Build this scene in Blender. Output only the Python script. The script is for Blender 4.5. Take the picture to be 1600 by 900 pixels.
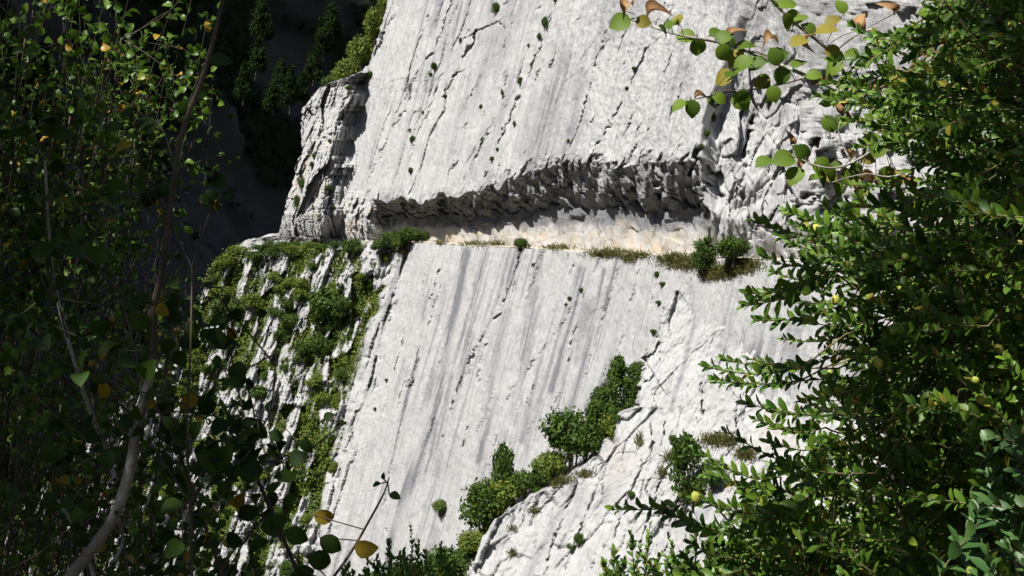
import bpy, math, random
import numpy as np
from mathutils import Vector, Matrix, Quaternion

for o in list(bpy.data.objects):
    bpy.data.objects.remove(o)
scene = bpy.context.scene
COL = scene.collection

# ------------------------------------------------------------------ camera, sky, sun, exposure
F, HX, HY, CZ = 1715.0, 800.0, 335.0, 2.3        # focal length and horizon in photo pixels, eye height over the ledge path
cam_d = bpy.data.cameras.new('camera')
cam_d.sensor_width = 36.0
cam_d.lens = 36.0 * F / 1600.0
cam_d.shift_y = (HY - 450.0) / 1600.0
cam_d.clip_start = 0.05
cam_d.clip_end = 6000.0
cam = bpy.data.objects.new('camera', cam_d)
cam.location = (0, 0, CZ)
cam.rotation_euler = (math.radians(90), 0, 0)
COL.objects.link(cam)
scene.camera = cam

SUN = Vector((-0.42, -0.40, 0.815)).normalized()
world = bpy.data.worlds.new('World')
scene.world = world
world.use_nodes = True
wn = world.node_tree.nodes
sky = wn.new('ShaderNodeTexSky')
sky.sky_type = 'NISHITA'
sky.sun_disc = False
sky.sun_elevation = math.asin(SUN.z)
sky.sun_rotation = math.atan2(SUN.x, SUN.y)
wn['Background'].inputs[1].default_value = 0.05
world.node_tree.links.new(sky.outputs[0], wn['Background'].inputs[0])
sun_d = bpy.data.lights.new('sun', 'SUN')
sun_d.energy = 5.0
sun_d.angle = math.radians(0.5)
sun_d.color = (1.0, 0.965, 0.92)
sun_o = bpy.data.objects.new('sun', sun_d)
sun_o.rotation_euler = SUN.to_track_quat('Z', 'Y').to_euler()
sun_o.location = (-40, -30, 80)
COL.objects.link(sun_o)
scene.view_settings.view_transform = 'Standard'
scene.view_settings.look = 'None'
scene.view_settings.gamma = 1.0
scene.view_settings.exposure = 1.10
scene.cycles.diffuse_bounces = 2

# ------------------------------------------------------------------ noise on arrays
def h2(ix, iy, s):
    h = (ix * 374761393 + iy * 668265263 + s * 974634777) & 0xffffffff
    h = ((h ^ (h >> 13)) * 1274126177) & 0xffffffff
    return ((h ^ (h >> 16)) & 0xffffff) / float(0x1000000)
def vn(x, y, s):
    ix = np.floor(x).astype(np.int64); iy = np.floor(y).astype(np.int64)
    fx = x - ix; fy = y - iy
    fx = fx * fx * fx * (fx * (fx * 6 - 15) + 10); fy = fy * fy * fy * (fy * (fy * 6 - 15) + 10)
    a = h2(ix, iy, s); b = h2(ix + 1, iy, s); c = h2(ix, iy + 1, s); d = h2(ix + 1, iy + 1, s)
    return 2 * ((a + (b - a) * fx) * (1 - fy) + (c + (d - c) * fx) * fy) - 1
def fbm(x, y, s, o=4, g=0.5):
    r = 0; a = 1; t = 0
    for k in range(o):
        r = r + a * vn(x, y, s + k * 17); t += a; a *= g
        x = x * 2.03 + 11.3; y = y * 2.03 + 5.7
    return r / t
def ridged(x, y, s, o=4):
    r = 0; a = 1; t = 0
    for k in range(o):
        n = 1 - np.abs(vn(x, y, s + k * 13)); r = r + a * n * n; t += a; a *= 0.5
        x = x * 2.1 + 3.1; y = y * 2.1 + 7.7
    return r / t
def cells(x, y, s):
    """nearest feature point of a jittered lattice: offset to it, its random numbers, distance to the border"""
    ix = np.floor(x).astype(np.int64); iy = np.floor(y).astype(np.int64)
    d1 = np.full(x.shape, 1e9); d2 = np.full(x.shape, 1e9)
    bx = np.zeros(x.shape); by = np.zeros(x.shape); ci = np.zeros(x.shape, np.int64); cj = np.zeros(x.shape, np.int64)
    for i in (-1, 0, 1):
        for j in (-1, 0, 1):
            jx = ix + i; jy = iy + j
            dx = x - (jx + h2(jx, jy, s)); dy = y - (jy + h2(jx, jy, s + 1))
            d = dx * dx + dy * dy
            m = d < d1
            d2 = np.where(m, d1, np.minimum(d2, d))
            d1 = np.where(m, d, d1); bx = np.where(m, dx, bx); by = np.where(m, dy, by)
            ci = np.where(m, jx, ci); cj = np.where(m, jy, cj)
    return bx, by, h2(ci, cj, s + 2), h2(ci, cj, s + 3), h2(ci, cj, s + 4), np.sqrt(d2) - np.sqrt(d1)
def facets(x, y, s, step=1.0, tilt=1.0):
    bx, by, r1, r2, r3, e = cells(x, y, s)
    return step * (r1 - 0.5) + tilt * ((r2 - 0.5) * bx + (r3 - 0.5) * by)
def sstep(a, b, x):
    t = np.clip((x - a) / (b - a), 0, 1)
    return t * t * (3 - 2 * t)
def ip(x, pts):
    return np.interp(x, [p[0] for p in pts], [p[1] for p in pts])
def seg_dist(px, py, pts):
    """distance in pixels to a polyline, and the signed side"""
    best = np.full(px.shape, 1e9); side = np.zeros(px.shape); tt = np.zeros(px.shape)
    n = len(pts) - 1
    for k in range(n):
        (x0, y0), (x1, y1) = pts[k], pts[k + 1]
        ex, ey = x1 - x0, y1 - y0
        L2 = ex * ex + ey * ey + 1e-9
        t = np.clip(((px - x0) * ex + (py - y0) * ey) / L2, 0, 1)
        dx = px - x0 - t * ex; dy = py - y0 - t * ey
        d = np.hypot(dx, dy); m = d < best
        best = np.where(m, d, best); side = np.where(m, np.sign(ex * dy - ey * dx), side); tt = np.where(m, (k + t) / n, tt)
    return best, side, tt

# ------------------------------------------------------------------ materials
def new_mat(name):
    m = bpy.data.materials.new(name); m.use_nodes = True
    nt = m.node_tree; b = nt.nodes['Principled BSDF']
    return m, nt, b
def nd(nt, t, **kw):
    n = nt.nodes.new(t)
    for k, v in kw.items():
        if k == 'ins':
            for i, x in v.items(): n.inputs[i].default_value = x
        else: setattr(n, k, v)
    return n
def lk(nt, a, b): nt.links.new(a, b)
def mixc(nt, fac, a, b, mode='MIX'):
    n = nt.nodes.new('ShaderNodeMix'); n.data_type = 'RGBA'; n.blend_type = mode; n.clamp_factor = True
    for sock, v in ((n.inputs[0], fac), (n.inputs[6], a), (n.inputs[7], b)):
        if isinstance(v, (int, float)): sock.default_value = v
        elif isinstance(v, tuple): sock.default_value = v + (1,) if len(v) == 3 else v
        else: nt.links.new(v, sock)
    return n.outputs[2]
def ramp(nt, x, p0, p1, c0=(0, 0, 0, 1), c1=(1, 1, 1, 1)):
    n = nt.nodes.new('ShaderNodeValToRGB')
    n.color_ramp.elements[0].position = p0; n.color_ramp.elements[1].position = p1
    n.color_ramp.elements[0].color = c0; n.color_ramp.elements[1].color = c1
    nt.links.new(x, n.inputs[0]); return n.outputs[0]

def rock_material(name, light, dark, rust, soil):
    """limestone: 'mask' attribute r = grey water stains and painted overhang shade, g = fresh cream break, b = soil and moss"""
    m, nt, b = new_mat(name)
    uv = nd(nt, 'ShaderNodeUVMap', uv_map='slab')
    at = nd(nt, 'ShaderNodeAttribute', attribute_name='mask')
    sp = nd(nt, 'ShaderNodeSeparateColor'); lk(nt, at.outputs['Color'], sp.inputs[0])
    mp = nd(nt, 'ShaderNodeMapping'); mp.inputs['Scale'].default_value = (1, 0.1, 1); lk(nt, uv.outputs[0], mp.inputs[0])
    st = nd(nt, 'ShaderNodeTexNoise', ins={'Scale': 3.2, 'Detail': 6.0, 'Roughness': 0.6}); lk(nt, mp.outputs[0], st.inputs['Vector'])
    bl = nd(nt, 'ShaderNodeTexNoise', ins={'Scale': 0.35, 'Detail': 5.0, 'Roughness': 0.6}); lk(nt, uv.outputs[0], bl.inputs['Vector'])
    sk = nd(nt, 'ShaderNodeTexNoise', ins={'Scale': 7.0, 'Detail': 4.0, 'Roughness': 0.7}); lk(nt, uv.outputs[0], sk.inputs['Vector'])
    mid = tuple(0.5 * (light[i] + dark[i]) for i in range(3))
    c = mixc(nt, ramp(nt, bl.outputs[0], 0.35, 0.65), light, tuple(x * 0.9 for x in light))
    c = mixc(nt, ramp(nt, st.outputs[0], 0.50, 0.72), c, mid)
    c = mixc(nt, ramp(nt, sk.outputs[0], 0.58, 0.74), c, mid)
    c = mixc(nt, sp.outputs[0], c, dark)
    c = mixc(nt, sp.outputs[1], c, rust)
    so = nd(nt, 'ShaderNodeTexNoise', ins={'Scale': 2.5, 'Detail': 5.0}); lk(nt, uv.outputs[0], so.inputs['Vector'])
    c = mixc(nt, sp.outputs[2], c, mixc(nt, so.outputs[0], soil, tuple(x * 2.2 for x in soil)))
    lk(nt, c, b.inputs['Base Color'])
    b.inputs['Roughness'].default_value = 0.9
    b.inputs['Specular IOR Level'].default_value = 0.2
    mp2 = nd(nt, 'ShaderNodeMapping'); mp2.inputs['Scale'].default_value = (1, 0.3, 1); lk(nt, uv.outputs[0], mp2.inputs[0])
    n2 = nd(nt, 'ShaderNodeTexNoise', ins={'Scale': 5.0, 'Detail': 8.0, 'Roughness': 0.68}); lk(nt, mp2.outputs[0], n2.inputs['Vector'])
    bp = nd(nt, 'ShaderNodeBump', ins={'Strength': 1.0, 'Distance': 0.21}); lk(nt, n2.outputs[0], bp.inputs['Height'])
    lk(nt, bp.outputs[0], b.inputs['Normal'])
    return m
M_ROCK = rock_material('limestone', (0.350, 0.348, 0.342), (0.125, 0.128, 0.136), (0.38, 0.31, 0.21), (0.035, 0.05, 0.012))
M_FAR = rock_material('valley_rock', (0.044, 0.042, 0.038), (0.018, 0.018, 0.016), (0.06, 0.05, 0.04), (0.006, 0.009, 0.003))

def simple_noise_mat(name, c0, c1, scale, rough=0.95, bump=0.0, bscale=None):
    m, nt, b = new_mat(name)
    tc = nd(nt, 'ShaderNodeTexCoord')
    n = nd(nt, 'ShaderNodeTexNoise', ins={'Scale': scale, 'Detail': 6.0, 'Roughness': 0.65}); lk(nt, tc.outputs['Object'], n.inputs['Vector'])
    lk(nt, mixc(nt, ramp(nt, n.outputs[0], 0.35, 0.65), c0, c1), b.inputs['Base Color'])
    b.inputs['Roughness'].default_value = rough
    b.inputs['Specular IOR Level'].default_value = 0.2
    if bump:
        n2 = nd(nt, 'ShaderNodeTexNoise', ins={'Scale': bscale or scale * 4, 'Detail': 6.0}); lk(nt, tc.outputs['Object'], n2.inputs['Vector'])
        bp = nd(nt, 'ShaderNodeBump', ins={'Strength': 0.8, 'Distance': bump}); lk(nt, n2.outputs[0], bp.inputs['Height'])
        lk(nt, bp.outputs[0], b.inputs['Normal'])
    return m
M_GRAVEL = simple_noise_mat('path_gravel', (0.36, 0.33, 0.27), (0.28, 0.25, 0.2), 1.5, bump=0.05)
M_SOIL = simple_noise_mat('forest_soil', (0.03, 0.035, 0.015), (0.06, 0.05, 0.03), 1.2, bump=0.05)

# ------------------------------------------------------------------ mesh helpers
def set_props(o, label=None, cat=None, group=None, kind=None):
    for k, v in (('label', label), ('category', cat), ('group', group), ('kind', kind)):
        if v: o[k] = v
    return o
def mesh_np(name, V, Fc, mat=None, smooth=True):
    me = bpy.data.meshes.new(name)
    V = np.asarray(V, np.float32); Fc = np.asarray(Fc, np.int32)
    k = Fc.shape[1]
    me.vertices.add(len(V)); me.vertices.foreach_set('co', V.ravel())
    me.loops.add(Fc.size); me.loops.foreach_set('vertex_index', Fc.ravel())
    me.polygons.add(len(Fc)); me.polygons.foreach_set('loop_start', np.arange(0, Fc.size, k, dtype=np.int32))
    me.polygons.foreach_set('loop_total', np.full(len(Fc), k, np.int32))
    me.polygons.foreach_set('use_smooth', np.full(len(Fc), smooth))
    me.update(calc_edges=True)
    if mat: me.materials.append(mat)
    return me
def link(name, me, parent=None):
    o = bpy.data.objects.new(name, me); COL.objects.link(o)
    if parent is not None: o.parent = parent
    return o
def unit(v): return v / np.maximum(np.linalg.norm(v, axis=-1, keepdims=True), 1e-9)
def smooth_path(pts, n=24):
    pts = np.asarray(pts, float); m = len(pts)
    t = np.linspace(0, m - 1, n); i = np.clip(t.astype(int), 0, m - 2); f = (t - i)[:, None]
    p0 = pts[np.maximum(i - 1, 0)]; p1 = pts[i]; p2 = pts[i + 1]; p3 = pts[np.minimum(i + 2, m - 1)]
    return 0.5 * (2 * p1 + (p2 - p0) * f + (2 * p0 - 5 * p1 + 4 * p2 - p3) * f ** 2 + (3 * p1 - p0 - 3 * p2 + p3) * f ** 3)
def sheet(name, P, mask, UV, mat):
    R, C = P.shape[:2]
    idx = np.arange(R * C).reshape(R, C)
    Fc = np.stack([idx[:-1, :-1], idx[1:, :-1], idx[1:, 1:], idx[:-1, 1:]], -1).reshape(-1, 4)
    me = mesh_np(name, P.reshape(-1, 3), Fc, mat)
    a = me.attributes.new('mask', 'FLOAT_COLOR', 'POINT')
    c4 = np.ones((R * C, 4), np.float32); c4[:, :3] = np.clip(mask.reshape(-1, 3), 0, 1)
    a.data.foreach_set('color', c4.ravel())
    u = me.uv_layers.new(name='slab')
    u.data.foreach_set('uv', UV.reshape(-1, 2)[Fc.ravel()].astype(np.float32).ravel())
    o = link(name, me); o['kind'] = 'structure'
    return o

# ------------------------------------------------------------------ the slab's frame of reference
PA = np.array([-7.5, 92.0, 0.0]); PB = np.array([10.1, 62.0, 0.0])
T = (PB - PA) / np.linalg.norm(PB - PA)                       # along the ledge, towards the camera
NH = np.array([T[1], -T[0], 0.0])                             # horizontal, out of the wall
def dipn(deg):
    a = math.radians(deg); return NH * math.sin(a) + np.array([0, 0, math.cos(a)])
N_L, N_U = dipn(72.0), dipn(74.5)
DOWN = np.cross(N_L, T); DOWN = DOWN if DOWN[2] < 0 else -DOWN
EYE = np.array([0, 0, CZ])
def rays(px, py):
    return np.stack([(px - HX) / F, np.ones_like(px), (HY - py) / F], -1)
def plane_depth(px, py, n, p):
    return (n @ (p - EYE)) / np.minimum(rays(px, py) @ n, -0.02)
def at(px, py, y):
    return EYE + rays(px, py) * np.asarray(y)[..., None]
def proj(P):
    return HX + F * P[..., 0] / P[..., 1], HY - F * (P[..., 2] - CZ) / P[..., 1]

# ------------------------------------------------------------------ main cliff
SIL = [(-160, 650), (0, 606), (50, 592), (95, 577), (112, 562), (124, 530), (135, 503), (150, 487), (170, 474), (195, 470), (235, 474), (250, 466), (300, 452),
       (345, 440), (368, 436), (380, 425), (392, 385), (410, 352), (440, 330), (480, 312), (530, 290), (600, 235), (700, 140), (800, 40), (1000, -90)]
LIP1 = [(400, 300), (560, 300), (585, 312), (640, 314), (700, 304), (780, 290), (830, 268), (870, 254), (950, 258), (1020, 258), (1070, 250), (1100, 240), (1130, 270), (1180, 300), (1700, 300)]
LIP2 = [(400, 320), (560, 320), (590, 320), (650, 324), (720, 320), (800, 315), (850, 308), (950, 309), (1050, 304), (1095, 292), (1130, 315), (1180, 320), (1700, 320)]
NOTCH = lambda px: sstep(572, 606, px) * (1 - sstep(1094, 1124, px))
PATHW = lambda px: 0.5 + 2.1 * sstep(570, 620, px)

z1, z2, z3, z4, z5, z6 = 300, 34, 14, 56, 8, 440
zone = np.concatenate([np.full(n, k) for k, n in enumerate((z1, z2, z3, z4, z5, z6))])
frac = np.concatenate([np.linspace(0, 1, n, endpoint=False) for n in (z1, z2, z3, z4, z5)] + [np.linspace(0, 1, z6)])
nom = [-160, 300, 320, 332, 372, 380, 1000]
pyn = np.array([nom[z] + f * (nom[z + 1] - nom[z]) for z, f in zip(zone, frac)])
c1 = np.linspace(0, 1, 580)
left = ip(pyn, SIL) + 2.2 * vn(pyn / 9.0, pyn * 0, 5) + 1.5 * vn(pyn / 3.5, pyn * 0, 6)
right = np.linspace(1250, 1760, 90)[1:]
px = np.concatenate([left[:, None] + (1250 - left[:, None]) * c1[None, :], np.repeat(right[None, :], len(pyn), 0)], 1)
Z = np.repeat(zone[:, None], px.shape[1], 1); FR = np.repeat(frac[:, None], px.shape[1], 1)

RB = 1.9 * sstep(1096, 1122, px + 0.25 * np.minimum(pyn[:, None] - 240, 0)) * sstep(-100, 210, pyn[:, None])                                # the wall right of the notch stands further back
PU = PA + NH * 0.5
PE = PA + np.array([0, 0, -0.15])
# depth of the ledge edge and of the ledge's inner side for every column
def ledge(px):
    rx = (px - HX) / F
    den = NH[0] * rx + NH[1]
    y_out = (NH @ (PE - EYE)) / den
    return y_out, 1.0 / -den
yo, inv = ledge(px)
py_out = HY + F * (CZ + 0.15) / yo
PW = PATHW(px)
y_in = yo + PW * inv
py_in = HY + F * (CZ + 0.15) / y_in
l1 = ip(px, LIP1); l2 = ip(px, LIP2)
kn = NOTCH(px)
l1 = l1 + kn * (6 * vn(px / 15.0, 0 * px, 61) + 4 * vn(px / 5.5, 0 * px, 62)); l2 = np.maximum(l2 + kn * (-7 + 8 * vn(px / 21.0, 0 * px, 63) + 6 * vn(px / 7.0, 0 * px, 64) + 3 * vn(px / 3.0, 0 * px, 65)), l1 + 8)
l2c = l2 + 0.30 * (py_in - l2)
NW = dipn(83.0)
k = NOTCH(px)
py = np.select([Z == 0, Z == 1, Z == 2, Z == 3, Z == 4, Z == 5],
    [-160 + FR * (l1 + 160), l1 + FR * (l2 - l1), l2 + FR * (l2c - l2), l2c + FR * (py_in - l2c), py_in + FR * (py_out - py_in), py_out + FR * (1000 - py_out)])
YU = plane_depth(px, py, N_U, PU) + RB * inv
YL = plane_depth(px, py, N_L, PE)
# back wall of the notch: steep plane through the ledge's inner line
rr = rays(px, py)
y_wall = yo + (PW + np.maximum(0, (CZ + rr[..., 2] * yo) * 0.12)) * inv
y_lip2 = plane_depth(px, l2, N_U, PU) + RB * inv + 1.5 * inv * k
y1 = YU + k * FR * 1.5 * inv
y2 = y_lip2 + FR * (np.where(k > 0.02, yo + (PW + 0.5) * inv, y_lip2) - y_lip2) * np.maximum(k, 0)
yw_nonotch = YU + (y_wall - YU) * FR
y3 = k * y_wall + (1 - k) * yw_nonotch
y2 = k * y2 + (1 - k) * YU
Y = np.select([Z == 0, Z == 1, Z == 2, Z == 3, Z == 4, Z == 5], [YU, y1, y2, y3, y_in + FR * (yo - y_in), YL])
base = at(px, py, Y)
rel = base - PA
U = rel @ T; W = rel @ DOWN
Nout = np.where((Z >= 5)[..., None], N_L, N_U)

# left block that stands proud of the slab, broken slope under it
xe = 7 * np.round(1.6 * vn(py / 26.0, py * 0, 18)) / 1.6 + ip(py, [(-160, 650), (0, 612), (110, 582), (200, 561), (290, 545), (345, 532), (400, 519)])
E = np.clip((xe - 2 - px) / 28.0, 0, 1) * sstep(100, 118, py) * (1 - sstep(372, 394, py))
Eb = np.clip(E * 1.5, 0, 1)
xl = ip(py, [(375, 600), (392, 618), (500, 586), (600, 560), (700, 534), (800, 508), (870, 488), (1000, 450)]) + 6 * vn(py / 22.0, py * 0, 9) + 3 * vn(py / 7.0, py * 0, 10)
Fm = (1 - sstep(-9, 4, px - xl)) * sstep(374, 392, py)
yl_edge = plane_depth(xl, py, N_L, PE)
yF = yl_edge + 1.8 - (xl - px) * 0.012
y300 = 113 - 16 * (py - 400) / 450.0
tF = np.clip((xl - px) / np.maximum(xl - 300, 30), 0, 3)
yF = (yl_edge + 2.0) * (1 - np.minimum(tF, 1)) + y300 * np.minimum(tF, 1) - np.clip(tF - 1, 0, 1.5) * 9.0
Rm = sstep(1100, 1125, px + 0.25 * (py - 200)) * (Z <= 3) * sstep(1085, 1110, px) * (0.35 + 0.65 * sstep(90, 180, py))
out = np.zeros(px.shape)                                        # fine relief, metres along the slab's normal
ray = np.zeros(px.shape)                                        # blocks and cracks, metres into or out of the rock face
invr = np.minimum(inv, 2.2)

# --- slab relief
slabU = (Z == 0) * (1 - E) * (1 - Rm); slabL = (Z == 5) * (1 - Fm)
slab = np.clip(slabU + slabL, 0, 1)
big = fbm(U / 9.0, W / 16.0, 21, 3)
st1 = fbm(U / 1.1, W / 14.0, 31, 4, 0.6)
st2 = fbm((U + 0.15 * W) / 0.45, W / 3.5, 41, 4, 0.65)
sc = facets((U + 0.22 * W) / 1.6 + 0.5 * fbm(U / 2, W / 4, 51, 2), W / 7.0, 53, 1.0, 0.5)
pit = fbm(U / 0.55, W / 0.8, 61, 3, 0.6)
out += slab * (0.35 * big + 0.10 * st1 + 0.085 * st2 + 0.07 * pit) 
ray += slabU * (0.07 + 0.07 * (1 - sstep(700, 900, px))) * sc + slabL * 0.05 * sc
# bedding of the right half of the upper slab is pocked, the left half is finely ribbed
out += slabU * sstep(780, 950, px) * 0.09 * fbm(U / 0.35, W / 0.45, 71, 3, 0.7)
out += slabU * (1 - sstep(700, 900, px)) * 0.12 * (ridged((U + 0.12 * W) / 0.9, W / 6.0, 81, 3) - 0.5)
# rougher band above the ledge's left end and along the slab's left foot
foot = sstep(285, 330, py) * (Z <= 3) * (1 - sstep(575, 640, px)) * sstep(520, 545, px)
ray += foot * (0.5 * facets(U / 0.9, W / 1.2, 91, 1.0, 1.0) + 0.35 * fbm(U / 0.6, W / 0.7, 92, 4, 0.6))
edge = np.exp(-((px - xl - 8) / 14.0) ** 2) * (Z == 5)
ray += edge * 0.5 * facets(U / 0.7, W / 2.6, 95, 1.0, 0.8)
# --- notch
ch = ((Z == 1) + (Z == 0) * sstep(-26, -2, py - l1)) * k
ray += ch * (0.25 + 0.5 * sstep(690, 860, px)) * (0.3 * fbm(U / 1.3, W / 1.1, 101, 4, 0.62) + 0.42 * facets(U / 0.9 + 0.4 * W, W / 0.8, 103, 1.0, 1.2) + 0.3 * facets(U / 0.4 + 0.3 * W, W / 0.45, 104, 1.0, 1.0))
ray += (Z == 1) * k * sstep(0, 1, FR) * 0.5 * ridged(U / 1.7, W / 5, 105, 3)
out += (Z == 2) * k * 0.9 * facets(U / 1.1, (W + Y) / 1.3, 107, 1.0, 1.0)
out += (Z == 3) * k * (0.30 * (ridged(U / 0.75, W / 7.0, 111, 3) - 0.5) * (0.3 + FR) + 0.28 * fbm(U / 1.6, W / 2.0, 113, 4) + 0.35 * (1 - FR) * facets(U / 1.2, W / 1.0, 114, 1.0, 0.8))
# --- right, broken blue-white rock
wob = 0.9 * fbm(U / 3.0, W / 3.0, 121, 3)
ray += Rm * (1.1 * facets(U / 2.6 + wob, (W - 0.35 * U) / 3.6 + wob, 123, 1.0, 1.0) + 0.5 * fbm(U / 1.2, W / 2.4, 125, 4, 0.6) + 0.28 * facets(U / 0.8, W / 1.0, 127, 1.0, 0.9))
ray -= Rm * 0.2
# --- proud left block
wob = 0.35 * fbm(U / 4.0, W / 5.0, 131, 3)
def joints(x, y, s_, w):
    return -np.exp(-(cells(x, y, s_)[5] / w) ** 2)
ray += Eb * (0.2 * joints((U + 0.2 * W) / 2.4 + wob, W / 3.6 + wob, 139, .05) + 0.1 * joints(U / 1.1 + wob, W / 1.3 + wob, 140, .06))
ray += Rm * 0.14 * joints(U / 2.2 + wob, (W - 0.3 * U) / 2.8 + wob, 138, .06)
ray += Eb * (1.3 * facets((U + 0.2 * W) / 4.6 + wob, W / 6.5 + wob, 133, 1.0, 0.9) + 0.5 * facets(U / 1.5, W / 2.2, 135, 1.0, 0.9) + 0.22 * fbm(U / 0.6, W / 1.2, 137, 4, 0.6))
# --- broken lower slope: leaning ribs with gullies between
rib = ridged((U + 0.1 * W + 1.2 * fbm(U / 5, W / 6, 141, 2)) / 4.2, W / 11.0, 143, 3)
wob = 0.5 * fbm(U / 3, W / 4, 144, 3)
rib2 = 1.3 * facets((U + 0.12 * W) / 3.2 + wob, W / 3.4 + wob, 145, 1.0, 0.9) + 0.55 * facets((U + 0.1 * W) / 1.1 + wob, W / 1.5, 146, 1.0, 0.9)
rib3 = fbm(U / 0.7, W / 1.6, 147, 4, 0.6)
ribs = 0.7 * (rib - 0.45) + 0.5 * rib2 + 0.2 * rib3
ray += Fm * ribs
# --- cracks
def crack(pts, w=2.0, depth=0.3, step=0.0):
    global ray
    xs = [p[0] for p in pts]; ys = [p[1] for p in pts]
    m = (px > min(xs) - 16) & (px < max(xs) + 16) & (py > min(ys) - 16) & (py < max(ys) + 16)
    if not m.any(): return
    a, b = px[m], py[m]
    wx = a + 2.2 * vn(a / 7.0, b / 7.0, 7) + 1.2 * vn(a / 2.5, b / 2.5, 8); wy = b + 2.0 * vn(a / 7.0, b / 7.0, 9)
    d, s, t = seg_dist(wx, wy, pts)
    ww = w * (0.35 + 0.65 * np.sin(np.pi * np.clip(t, 0.03, 0.97)) ** 0.6) * (0.75 + 0.5 * vn(b / 11.0, a / 11.0, 3))
    depth = depth * (0.15 + 0.85 * sstep(-0.35, 0.25, vn(b / 9.0 + xs[0], a * 0 + ys[0], 12)))
    ray[m] += -depth * np.exp(-(d / np.maximum(ww, 0.5)) ** 2) + step * s * np.exp(-d / 9.0) * np.clip(d / 1.5, 0, 1)
CR_U = [([(617, 24), (604, 46), (596, 62), (584, 92)], 3.0, .9), ([(705, 4), (692, 48), (676, 84), (650, 118), (634, 152)], 2.6, .5), ([(742, 47), (737, 66), (722, 88)], 4.0, .9),
    ([(782, 28), (765, 38), (744, 49), (722, 61)], 1.8, .5), ([(772, 33), (786, 42)], 2, .5), ([(728, 106), (707, 118), (697, 140), (690, 158)], 1.8, .45), ([(692, 112), (681, 138), (672, 166), (655, 205), (645, 235)], 1.8, .4),
    ([(652, 120), (640, 148), (625, 185), (606, 214), (590, 255), (574, 282)], 1.7, .4), ([(858, 26), (836, 80), (812, 134), (793, 185), (777, 228), (757, 277)], 2.2, .5), ([(785, 122), (782, 156)], 2, .5),
    ([(768, 123), (780, 118), (796, 121)], 1.5, .4), ([(762, 208), (742, 248), (724, 282)], 1.6, .4), ([(706, 258), (698, 284)], 1.5, .4), ([(1017, 58), (1000, 92), (984, 128), (966, 165), (946, 205), (926, 240), (906, 280)], 2.0, .5),
    ([(932, 82), (920, 134), (906, 188), (888, 232), (873, 262)], 1.7, .4), ([(927, 178), (922, 200), (916, 222)], 1.8, .4), ([(946, 48), (939, 69)], 1.8, .4), ([(1126, 150), (1112, 188), (1097, 232), (1078, 272)], 4.5, 1.3), ([(660, 175), (648, 205), (640, 250)], 1.5, .3),
    ([(1022, 262), (1026, 288), (1034, 318)], 4.5, 1.2), ([(1100, 284), (1118, 298), (1138, 318)], 5, 1.2), ([(1312, 228), (1292, 268), (1262, 300), (1228, 346)], 6, 1.6), ([(1372, 278), (1325, 306), (1294, 342)], 6, 1.6),
    ([(1178, 180), (1168, 215), (1160, 245)], 5, 1.3), ([(1163, 238), (1172, 250)], 12, 2.2), ([(1140, 255), (1158, 300), (1172, 350)], 3.5, .9), ([(1215, 322), (1202, 350)], 4, .9), ([(1255, 205), (1262, 250)], 2, .5), ([(884, 258), (890, 285), (898, 300)], 5, .9)]
CR_L = [([(816, 388), (802, 436), (788, 470), (782, 492), (765, 510), (747, 542), (722, 600), (706, 640), (690, 690)], 2.4, .6), ([(704, 412), (686, 460), (668, 512)], 1.6, .35), ([(850, 396), (834, 416)], 2.0, .5),
    ([(668, 520), (648, 580), (628, 660), (606, 745)], 1.4, .25), ([(806, 600), (786, 640), (772, 700), (765, 740)], 1.5, .3), ([(905, 450), (880, 500), (850, 545), (825, 580)], 1.4, .3), ([(960, 420), (930, 520), (905, 610)], 1.4, .25), ([(1000, 410), (985, 460), (975, 500)], 1.4, .3),
    ([(604, 770), (600, 800), (606, 830)], 1.4, .35), ([(560, 785), (556, 815)], 1.3, .3)]
for p_, w_, d_ in CR_U: crack(p_, w_ * (.66 if w_ < 3.5 else .95), d_ * .48, 0.03)
for p_, w_, d_ in CR_L: crack(p_, w_ * .6, d_ * .42, 0.03)
rng = random.Random(4)
for i in range(95):
    x = rng.uniform(585, 1100); y = rng.uniform(-20, 250) if i < 45 else rng.uniform(400, 700)
    L = rng.uniform(10, 55); ln = rng.uniform(0.25, 0.6) if y < 300 else rng.uniform(0.22, 0.36)
    crack([(x, y), (x - ln * L * 0.5 + rng.uniform(-2, 2), y + L * 0.5), (x - ln * L, y + L)], rng.uniform(0.7, 1.3), rng.uniform(0.08, 0.25), rng.uniform(-0.05, 0.06))

# --- put it together
Yd = Y - 6.6 * E * np.where(Z <= 4, 1, 1)
Yd = Yd * (1 - Fm) + yF * Fm
P = at(px, py, Yd - ray * invr) + Nout * out[..., None]
# wrap the left side back into the hill
back = []
for i in range(18, 0, -1):
    t = i / 18.0
    q = P[:, 0, :] + np.array([-2.0 * t * (1 - t) + 9.0 * t * t, 34.0 * t ** 1.3, 0]) + 0.6 * np.stack([vn(pyn / 8.0, pyn * 0 + i * 0.5, 200 + a) for a in range(3)], -1) * min(1, t * 5)
    back.append(q)
nb = len(back)
back = np.stack(back, 1)
Pw = np.concatenate([back, P], 1)
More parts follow.
